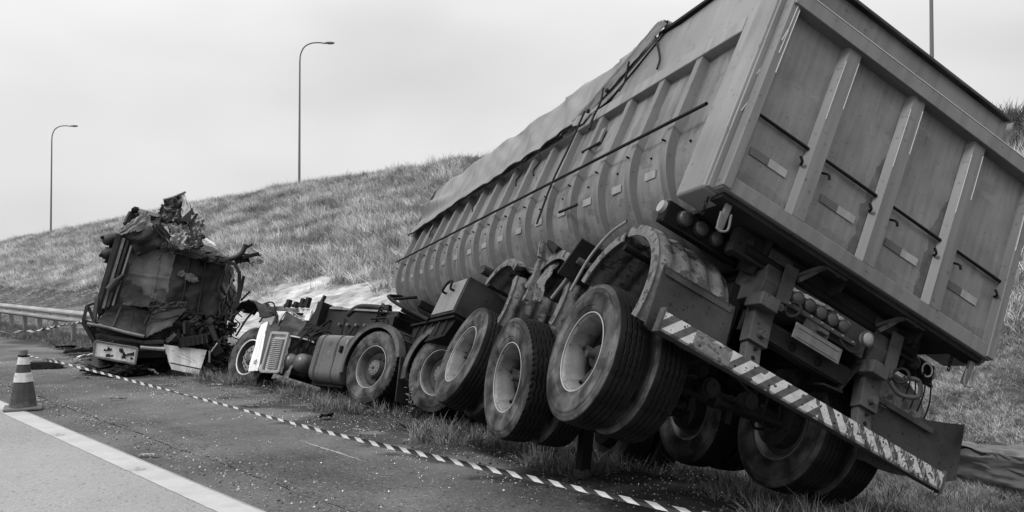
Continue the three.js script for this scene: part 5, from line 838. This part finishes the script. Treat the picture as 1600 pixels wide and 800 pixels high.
// ---------------------------------------------------------------- cones and barrier tape
function cone(x, z, yaw, label) {
  const c = thing('traffic_cone', label, 'traffic cone'); c.position.set(x, 0.0045, z); c.rotation.y = yaw;
  part(c, 'base', [box(0.44, 0.035, 0.44, 0, 0.0185, 0, 0.012)], MT.coneBase);
  const R = (y) => lerp(0.165, 0.052, (y - 0.035) / 0.67), band = (y0, y1, o = 0, o2 = 0) => lathe([[0.005, y0], [R(y0) + o, y0], [R(y1) + o, y1], [0.005, y1]], 8, 'y').rotateY(Math.PI / 8);
  part(c, 'body', crease(new THREE.CylinderGeometry(R(0.7), R(0.035), 0.665, 12, 8).translate(0, 0.367, 0), 0.3), MT.coneDark);
  for (const [a, b] of [[0.36, 0.48], [0.585, 0.68]]) part(c, 'white_band', sheet((u, v) => { const t = u * Math.PI * 2, y = lerp(a, b, v) + 0.006 * noise(u * 9, v, a * 9) * (v < 0.5 ? 1 : 0); const r = R(y) + 0.005; return V(Math.cos(t) * r, y, -Math.sin(t) * r); }, 36, 4, 0.004), MT.coneWhite);
  part(c, 'tip', [new THREE.CylinderGeometry(0.044, 0.056, 0.08, 12).translate(0, 0.73, 0)], MT.coneDark);
  part(c, 'tape_loop', tube([[-0.06, 0.7, 0], [0, 0.695, 0.062], [0.06, 0.705, 0.0], [0, 0.7, -0.06], [-0.06, 0.7, 0]], 0.012, 24, 6), MT.dark);
  return c;
}
const c1 = at(36, 638, 10.95); cone(c1.x, c1.z, 0.5, 'dark traffic cone with two white bands on the road edge line');
cone(1.78, -3.28, 0.2, 'dark traffic cone at the near end of the barrier tape');
const tapeMat = (() => {
  const w = 64, h = 32, d = new Uint8Array(w * h * 4); for (let j = 0; j < h; j++) for (let i = 0; i < w; i++) { const s = ((i / w + 0.5 * j / h) % 1); const g = s < 0.46 ? 0.9 : 0.08; const o = (j * w + i) * 4; d[o] = d[o + 1] = d[o + 2] = g * 255; d[o + 3] = 255; }
  const t = new THREE.DataTexture(d, w, h, THREE.RGBAFormat); t.colorSpace = THREE.SRGBColorSpace; t.wrapS = t.wrapT = THREE.RepeatWrapping; t.magFilter = THREE.LinearFilter; t.minFilter = THREE.LinearMipmapLinearFilter; t.generateMipmaps = true; t.needsUpdate = true; return M(0.46, { map: t, rough: 0.4 });
})();
function ribbon(pts, width, twist, period, seed) {
  const c = new THREE.CatmullRomCurve3(pts.map(vv), false, 'centripetal'), L = c.getLength(), n = Math.ceil(L * 14), pos = [], uv = [], idx = [];
  for (let i = 0; i <= n; i++) {
    const p = c.getPointAt(i / n), t = c.getTangentAt(i / n), s = V(0, 1, 0).cross(t).normalize(), u = t.clone().cross(s), a = twist(i / n), d = s.clone().multiplyScalar(Math.cos(a)).addScaledVector(u, Math.sin(a)), nn = d.clone().cross(t).normalize();
    for (let k = 0; k <= 4; k++) { const o = (k / 4 - 0.5) * width, q = p.clone().addScaledVector(d, o).addScaledVector(nn, 0.006 * Math.cos((k / 4 - 0.5) * 6)); pos.push(q.x, q.y, q.z); uv.push(i / n * L / period, k / 4); }
  }
  for (let i = 0; i < n; i++) for (let k = 0; k < 4; k++) { const a = i * 5 + k; idx.push(a, a + 1, a + 5, a + 1, a + 6, a + 5); }
  const g = new THREE.BufferGeometry(); g.setAttribute('position', new THREE.Float32BufferAttribute(pos, 3)); g.setAttribute('uv', new THREE.Float32BufferAttribute(uv, 2)); g.setIndex(idx); g.computeVertexNormals(); const h = g.toNonIndexed(); h.userData.keepUV = true; return h;
}
{
  const p = [[c1.x + 0.05, 0.71, c1.z], at(90, 566, 10.3), at(150, 581, 9.75), at(330, 628, 8.1), at(520, 678, 6.75), at(800, 741, 5.3), at(1080, 801, 4.25), [1.73, 0.71, -3.28]].map(vv);
  topMesh('barrier_tape', ribbon(p, 0.034, (t) => 0.9 - 0.75 * (1 - t) + 0.25 * Math.sin(t * 11) + 0.9 * noise(t * 13, 2, 5) + (t < 0.1 ? (0.1 - t) * 40 : 0), 0.19, 1), tapeMat, 'black and white striped barrier tape strung from the cone across the shoulder', 'tape');
  const q = [at(-140, 524, 15.5), at(0, 519, 16.0), at(50, 517, 16.2), at(95, 508, 15.7), at(133, 500, 14.45)].map(vv);
  topMesh('barrier_tape', ribbon(q, 0.06, (t) => 1.0 + t * 60, 0.22, 2), tapeMat, 'twisted striped barrier tape tied to the wrecked cab by the guardrail', 'tape');
}

// ---------------------------------------------------------------- tarpaulin heap, prop, debris
{
  const hit = (px, py, up = 0) => { const r = rayAt(px, py); let t = 4; for (let i = 0; i < 4000; i++) { if (CAM_H + r.y * t < gAt(r.x * t, r.z * t) + up) break; t += 0.004; } return V(r.x * t, CAM_H + r.y * t, r.z * t); };
  const t = thing('folded_tarpaulin', 'heap of folded grey tarpaulin lying in the grass by the right wheels', 'tarpaulin');
  // under layer, upper layer folded over it on the slant, flat top and the far side
  const ul = hit(1484, 749), ur = hit(1720, 812), fl = hit(1592, 774), fr = hit(1730, 806); const lift = (p, h, back = 0) => p.clone().add(V(0.25 * back, h, -back));
  const tl = lift(ul, 0.36, 0.02), tr = lift(ur, 0.44, 0.05), f1 = fl.clone().add(V(-0.02, 0, 0.12)), f2 = fr.clone().add(V(0, 0, 0.12)), kt = lift(ul, 0.375, -0.06).add(V(0.02, 0, 0.0)), kr = lift(f2, 0.46, 0.1);
  part(t, 'canvas_fold', torn([ul, ur, tr, tl], { amp: 0.05, freq: 2.4, jag: 0.03, nu: 46, nv: 24, t: 0.012, seed: 44, ang: 0.6 }), MT.canvas);
  const top = part(t, 'canvas_fold', torn([f1, f2, kr, kt], { amp: 0.055, freq: 2.8, jag: 0.03, nu: 46, nv: 30, t: 0.012, seed: 47, ang: 0.6 }), MT.canvas);
  part(t, 'canvas_fold', torn([kt, kr, lift(kr, 0.03, 0.7), lift(tl, -0.02, 0.6)], { amp: 0.05, freq: 3, jag: 0.03, nu: 46, nv: 20, t: 0.012, seed: 52, ang: 0.6 }), MT.canvas);
  part(t, 'canvas_fold', torn([lift(tl, -0.02, 0.6), lift(kr, 0.03, 0.7), lift(ur, 0, 1.0), lift(ul, 0, 0.8)], { amp: 0.04, freq: 2, jag: 0.03, nu: 20, nv: 12, t: 0.012, seed: 55, ang: 0.6 }), MT.canvas);
  part(t, 'canvas_fold', torn([lift(ul, -0.03, 0.8), ul, tl, lift(tl, -0.02, 0.6)], { amp: 0.03, freq: 2, jag: 0.03, nu: 14, nv: 12, t: 0.012, seed: 58, ang: 0.6 }), MT.canvas);
  part(top, 'canvas_seam', torn([hit(1578, 763).add(V(0, 0.0, 0.16)), hit(1590, 770).add(V(0, 0.0, 0.16)), kt.clone().lerp(kr, 0.3).add(V(0.0, 0.01, 0.035)), kt.clone().lerp(kr, 0.22).add(V(0, 0.01, 0.035))], { amp: 0.02, freq: 2, jag: 0.01, nu: 5, nv: 20, t: 0.01, seed: 61 }), MT.canvas);
}
{ // short timber prop under the raised tyres
  const p = at(909, 742, 7.3), y = gAt(p.x, p.z), t = thing('timber_prop', 'short dark post standing on the shoulder under the raised trailer tyres', 'post'); t.position.set(p.x, y, p.z); t.rotation.set(0.03, 0.5, -0.12);
  part(t, 'post', box(0.11, 0.5, 0.09, 0.0, 0.24, 0, 0.01), MT.dark); part(t, 'post_foot', crumple([0, 0.05, 0], [0.085, 0.06, 0.07], 3, 0.3, 0), MT.bracket);
}
{
  const b = thing('black_plastic_case', 'black broken plastic case lying flat on the shoulder near the cone', 'debris'); const p = at(74, 575, 15.6); b.position.set(p.x, 0.0, p.z); b.rotation.y = 0.35;
  part(b, 'case_body', prism([[-0.28, 0.0], [0.24, 0.0], [0.3, 0.05], [0.14, 0.14], [-0.26, 0.14]], 0.3, 0.015), MT.black2); part(b, 'case_slot', [box(0.08, 0.03, 0.02, -0.12, 0.07, 0.16), box(0.05, 0.04, 0.02, 0.14, 0.04, 0.16)], MT.under);
}
function groundPoint(px, py) { const r = rayAt(px, py); const t = -CAM_H / r.y; const p = r.multiplyScalar(t); return V(p.x, 0, p.z); }
{ // loose pieces, each where it lies on the asphalt
  const plank = (px, py, l, w, yaw, mat, label, name = 'trim_strip', h = 0.015) => { const p = groundPoint(px, py), m = topMesh(name, torn([[-l / 2, 0, -w / 2], [l / 2, 0, -w / 2], [l / 2, 0, w / 2], [-l / 2, 0, w / 2]], { amp: 0.01, jag: 0.06, t: h, seed: px, nu: 10, nv: 4 }), mat, label, 'debris'); m.position.set(p.x, h * 0.5 + 0.012, p.z); m.rotation.y = yaw; return m; };
  plank(128, 592, 0.32, 0.03, 0.1, MT.rail, 'thin grey strip on the shoulder between cone and white front plate');
  plank(185, 625, 0.22, 0.025, 0.2, MT.rail, 'short pale splinter on the shoulder below the barrier tape');
  plank(232, 714, 0.2, 0.035, -0.1, MT.galv, 'pale strip lying beside the white edge line');
  plank(262, 604, 0.28, 0.03, 0.35, MT.rail, 'pale strip under the barrier tape in front of the cab');
  plank(336, 603, 0.2, 0.04, 0.3, MT.galv, 'small pale flake on the shoulder before the front wheel');
  plank(60, 628, 0.16, 0.03, 0.1, MT.galv, 'pale flake just behind the traffic cone');
  plank(390, 637, 0.22, 0.03, 0.2, MT.rail, 'pale splinter beside the striped tape');
  plank(88, 562, 0.5, 0.05, 0.1, MT.rail, 'long flat grey strip behind the black plastic case');
  const shard = (px, py, l, w, h, seed, mat, label, name = 'panel_shard') => { const p = groundPoint(px, py), r = rng(seed); const m = topMesh(name, torn([[-l / 2, 0, -w / 2], [l / 2, 0, -w / 2], [l * 0.4, h, w / 2], [-l * 0.5, h * 0.6, w / 2]], { amp: 0.03, jag: 0.12, t: 0.012, seed, nu: 12, nv: 10 }), mat, label, 'debris'); m.position.set(p.x, 0.028, p.z); m.rotation.y = r() * 3 - 1.5; return m; };
  shard(130, 553, 0.75, 0.2, 0.14, 3, MT.rail, 'bent pale panel shard beside the white front plate', 'panel_shard');
  shard(143, 562, 0.5, 0.22, 0.12, 5, MT.white, 'white panel shard lying under the white front plate');
  shard(118, 567, 0.3, 0.14, 0.06, 7, MT.rail, 'small grey shard between the case and the cab');
  shard(238, 586, 0.28, 0.16, 0.1, 9, MT.white, 'crumpled white scrap below the cab opening', 'paper_scrap');
  shard(105, 545, 0.5, 0.2, 0.05, 13, MT.dark, 'flat dark rubber piece beside the guardrail posts');
  shard(418, 598, 0.24, 0.14, 0.08, 15, MT.dark, 'dark torn scrap under the grille step');
  shard(511, 655, 0.16, 0.1, 0.05, 17, MT.dark, 'small dark scrap on the open shoulder');
  shard(632, 673, 0.2, 0.1, 0.05, 19, MT.under, 'crushed dark scrap at the verge edge by the trailer wheels');
  shard(332, 572, 0.45, 0.25, 0.22, 23, MT.rail, 'crumpled grey metal heap beside the steering box');
  const bt = thing('bottle', 'small white plastic bottle lying under the grille step', 'bottle'); const bp = groundPoint(421, 596); bt.position.set(bp.x, 0.03, bp.z); bt.rotation.set(0, 0.9, 0); part(bt, 'bottle_body', lathe([[0, -0.12], [0.03, -0.12], [0.034, -0.1], [0.034, 0.05], [0.015, 0.09], [0.015, 0.11]], 20, 'x'), MT.white); part(bt, 'bottle_cap', lathe([[0, 0.13], [0.018, 0.13], [0.018, 0.1]], 16, 'x'), MT.galvDark);
}

// ---------------------------------------------------------------- scattered glass, grit and grass (beyond counting)
function scatter(name, geo, mat, list, label, category) {
  const m = new THREE.InstancedMesh(geo, mat, list.length); m.name = numbered(name); const o = new THREE.Object3D(), c = new THREE.Color();
  list.forEach((l, i) => { o.position.set(l.x, l.y, l.z); o.rotation.set(l.rx || 0, l.ry || 0, l.rz || 0, 'YXZ'); o.scale.set(l.s, l.sy ?? l.s, l.s); o.updateMatrix(); m.setMatrixAt(i, o.matrix); c.setRGB(l.c, l.c, l.c); m.setColorAt(i, c); });
  m.castShadow = m.receiveShadow = true; m.instanceMatrix.needsUpdate = true; scene.add(m); return tag(m, label, category, null, 'stuff');
}
{
  const r = rng(301), L = [];
  const put = (s, n, c, sz) => { const [x, z] = sn(s, n); L.push({ x, z, y: 0.0 + sz * 0.4, s: sz, ry: r() * 6.3, rx: r() * 6.3, c }); };
  for (let k = 0; k < 5200; k++) { const s = -1 + Math.pow(r(), 1.2) * 20, n = 3.6 + Math.pow(r(), 0.7) * 2.9; if (fbm(s * 0.9, n * 1.2, 4, 4) * 1.8 + 0.1 * (n - 4.6) < (r() - 0.45) * 0.8) continue; put(s, n, 0.45 + 0.5 * r(), 0.0045 + 0.008 * r() * r()); }
  const g = new THREE.OctahedronGeometry(1, 0); g.scale(1, 0.45, 0.8);
  scatter('broken_glass', g, M(1, { rough: 0.3 }), L, 'crumbs of broken safety glass scattered over the shoulder', 'broken glass');
  const G = []; for (let k = 0; k < 4200; k++) { const s = -4 + r() * 26, n = LINE_N + LINE_W + 0.42 + (r() + r() + r() - 1.5) * 0.3; const [x, z] = sn(s, n), sz = 0.003 + 0.009 * Math.pow(r(), 3); G.push({ x, z, y: sz * 0.3 - 0.003, s: sz, ry: r() * 6, rx: r(), c: 0.06 + 0.5 * Math.pow(r(), 2) }); }
  for (let k = 0; k < 3000; k++) { const s = -4 + r() * 24, n = edgeN(s) - 0.6 + r() * 0.9; const [x, z] = sn(s, n), sz = 0.004 + 0.012 * Math.pow(r(), 3); G.push({ x, z, y: Math.max(-0.004, groundY(s, n)) + sz * 0.3, s: sz, ry: r() * 6, rx: r(), c: 0.03 + 0.2 * Math.pow(r(), 2) }); }
  scatter('grit', new THREE.DodecahedronGeometry(1, 0), M(1, { rough: 0.9 }), G, 'loose grit along the pavement seam and the verge edge', 'grit');
}
function tuft(n, h, spread, w, droop, seed) {
  const r = rng(seed), pos = [], idx = []; let b = 0;
  for (let k = 0; k < n; k++) {
    const a = r() * 6.283, rad = spread * Math.sqrt(r()), bx0 = rad * Math.cos(a), bz0 = rad * Math.sin(a), la = a + (r() - 0.5) * 2.4, hh = h * (0.45 + 0.55 * r()), lean = (0.15 + r() * droop) * hh, ww = w * (0.6 + 0.6 * r()), px = -Math.sin(la + r()), pz = Math.cos(la + r()), kink = r() * 0.4;
    const seg = 3; for (let i = 0; i <= seg; i++) { const t = i / seg, o = lean * Math.pow(t, 1.7), y = hh * (t - kink * droop * t * t * 0.9), wd = ww * (1 - t * 0.92); pos.push(bx0 + Math.cos(la) * o - px * wd, y, bz0 + Math.sin(la) * o - pz * wd, bx0 + Math.cos(la) * o + px * wd, y, bz0 + Math.sin(la) * o + pz * wd); }
    for (let i = 0; i < seg; i++) { const q = b + i * 2; idx.push(q, q + 1, q + 2, q + 1, q + 3, q + 2); } b += (seg + 1) * 2;
  }
  const g = new THREE.BufferGeometry(); g.setAttribute('position', new THREE.Float32BufferAttribute(pos, 3)); g.setIndex(idx); g.computeVertexNormals(); return g;
}
const grassM = M(1, { rough: 0.95 });
{
  const r = rng(401), sets = [[], [], []];
  const vis = (x, z) => { if (z > -3) return false; const px = 800 + F * x / -z; return px > -160 && px < 1780; };
  // tall grass on the bank
  let tries = 0; const add = (s, n, boost) => {
    const [x, z] = sn(s, n); if (!vis(x, z)) return; const b = bare(s, n); if (r() < b * 1.02) return; if (s < 12 && n < 15.2 + 0.8 * fbm(s, n, 3, 2)) return; const d = -z;
    const clump = fbm(s * 0.35, n * 0.5, 6, 4), fine = fbm(s * 1.4, n * 1.4, 3, 3); const tall = sstep(13.2, 18.5, n + 3 * fbm(s * 0.2, n * 0.2, 1, 2)) * (0.62 + 1.1 * Math.max(0, clump + 0.7 * fine));
    const scrub = s < 15 && n > 28.5 + 3 * fbm(s * 0.6, n * 0.4, 8, 3); const low = (n < 15 && s > 20 ? 0.4 : 1) * (scrub ? 1.25 : 1); const c = (0.355 + 0.42 * clump + 0.45 * fine) * (0.4 + 1.2 * r());
    sets[r() * 3 | 0].push({ x, y: groundY(s, n) - 0.02, z, s: (0.5 + 0.6 * tall) * low * (0.8 + 0.5 * r()), sy: (0.28 + 0.85 * tall) * low * (0.7 + 0.7 * r()), ry: r() * 6.28, rx: (r() - 0.5) * 0.5, rz: (r() - 0.5) * 0.5, c: clamp(c * (scrub ? 0.4 : 1), 0.05, 0.85) });
  };
  for (let k = 0; k < 62000; k++) add(-4 + r() * 66, 12.2 + r() * 22.5);
  for (let k = 0; k < 60000; k++) add(50 + r() * 75, 10.5 + r() * 24);
  // the mown strip below the bank
  for (let k = 0; k < 80000; k++) { const s = -6 + Math.pow(r(), 1.4) * 50, n = 8.6 + r() * (s < 12 ? 7.2 : 5.6); const [x, z] = sn(s, n); if (!vis(x, z)) continue; const cl = fbm(s * 0.8, n * 0.8, 12, 4); if (cl < -0.3 + 0.2 * r() || r() < bare(s, n)) continue; sets[r() * 3 | 0].push({ x, y: groundY(s, n) - 0.01, z, s: 0.22 + 0.14 * r(), sy: 0.10 + 0.14 * r() * (1 + cl), ry: r() * 6.28, rx: (r() - 0.5) * 0.6, rz: (r() - 0.5) * 0.6, c: clamp((0.3 + 0.35 * cl) * (0.6 + 0.8 * r()), 0.04, 0.7) }); }
  ['tall_grass', 'dry_grass', 'bank_grass'].forEach((nm, i) => scatter(nm, tuft(17, 0.56, 0.3, 0.014, [0.7, 1.1, 1.5][i], 40 + i), grassM, sets[i], ['upright grass blades covering the bank and its foot', 'leaning dry grass covering the bank and its foot', 'drooping long grass covering the bank and its foot'][i], 'grass'));
  // verge grass along the shoulder: clumps of broad blades
  const A = [], B = [];
  for (let k = 0; k < 24000; k++) {
    const s = -5 + Math.pow(r(), 1.3) * 45, e = r(), n = edgeN(s) - 0.3 + 4.2 * e * e + 0.1; const [x, z] = sn(s, n); if (!vis(x, z)) continue;
    const cl = fbm(s * 0.9, n * 0.9, 31, 4), edge = sstep(edgeN(s) - 0.3, edgeN(s) + 0.35, n); if (cl + 0.2 < (1 - edge) * 0.5 + 0.12 * r()) continue;
    (r() < 0.6 ? A : B).push({ x, y: Math.max(groundY(s, n), n < edgeN(s) - 0.05 ? -0.006 : -9) - 0.008, z, s: 0.55 + 0.4 * r(), sy: 0.45 + 0.65 * r() * (0.7 + cl), ry: r() * 6.28, rx: (r() - 0.5) * 0.7, rz: (r() - 0.5) * 0.7, c: clamp((0.12 + 0.13 * cl) * (0.3 + 1.4 * r()), 0.02, 0.45) });
  }
  scatter('verge_grass', tuft(9, 0.26, 0.09, 0.0075, 1.2, 61), grassM, A, 'clumps of broad-bladed grass along the shoulder edge', 'grass');
  scatter('verge_grass', tuft(11, 0.16, 0.12, 0.006, 2.0, 63), grassM, B, 'flattened dry straw along the shoulder edge', 'grass');
}
{ // young weed between the mudguards
  const p = at(640, 622, 10.6), y = gAt(p.x, p.z), w = thing('weed_plant', 'small leafy weed growing in front of the tractor mud flap', 'plant'); w.position.set(p.x, y, p.z); const r = rng(9), lm = M(0.13, { rough: 0.8 });
  part(w, 'stem', tube([[0, 0, 0], [0.02, 0.15, 0.01], [0.0, 0.3, 0.02], [0.02, 0.42, 0.0]], 0.006, 14, 5), lm);
  for (let k = 0; k < 12; k++) { const a = k * 2.4, h = 0.08 + k * 0.03, l = 0.07 + 0.03 * r(); part(w, 'leaf', sheet((u, v) => V((v - 0.5) * 0.05 * Math.sin(Math.PI * clamp(u * 0.95 + 0.03)), 0.03 * Math.sin(u * 2.5), u * l), 5, 3, 0.002, 1.2).rotateX(-0.2).rotateY(a).translate(0.01, h, 0.01), lm); }
}
renderer.render(scene, camera);
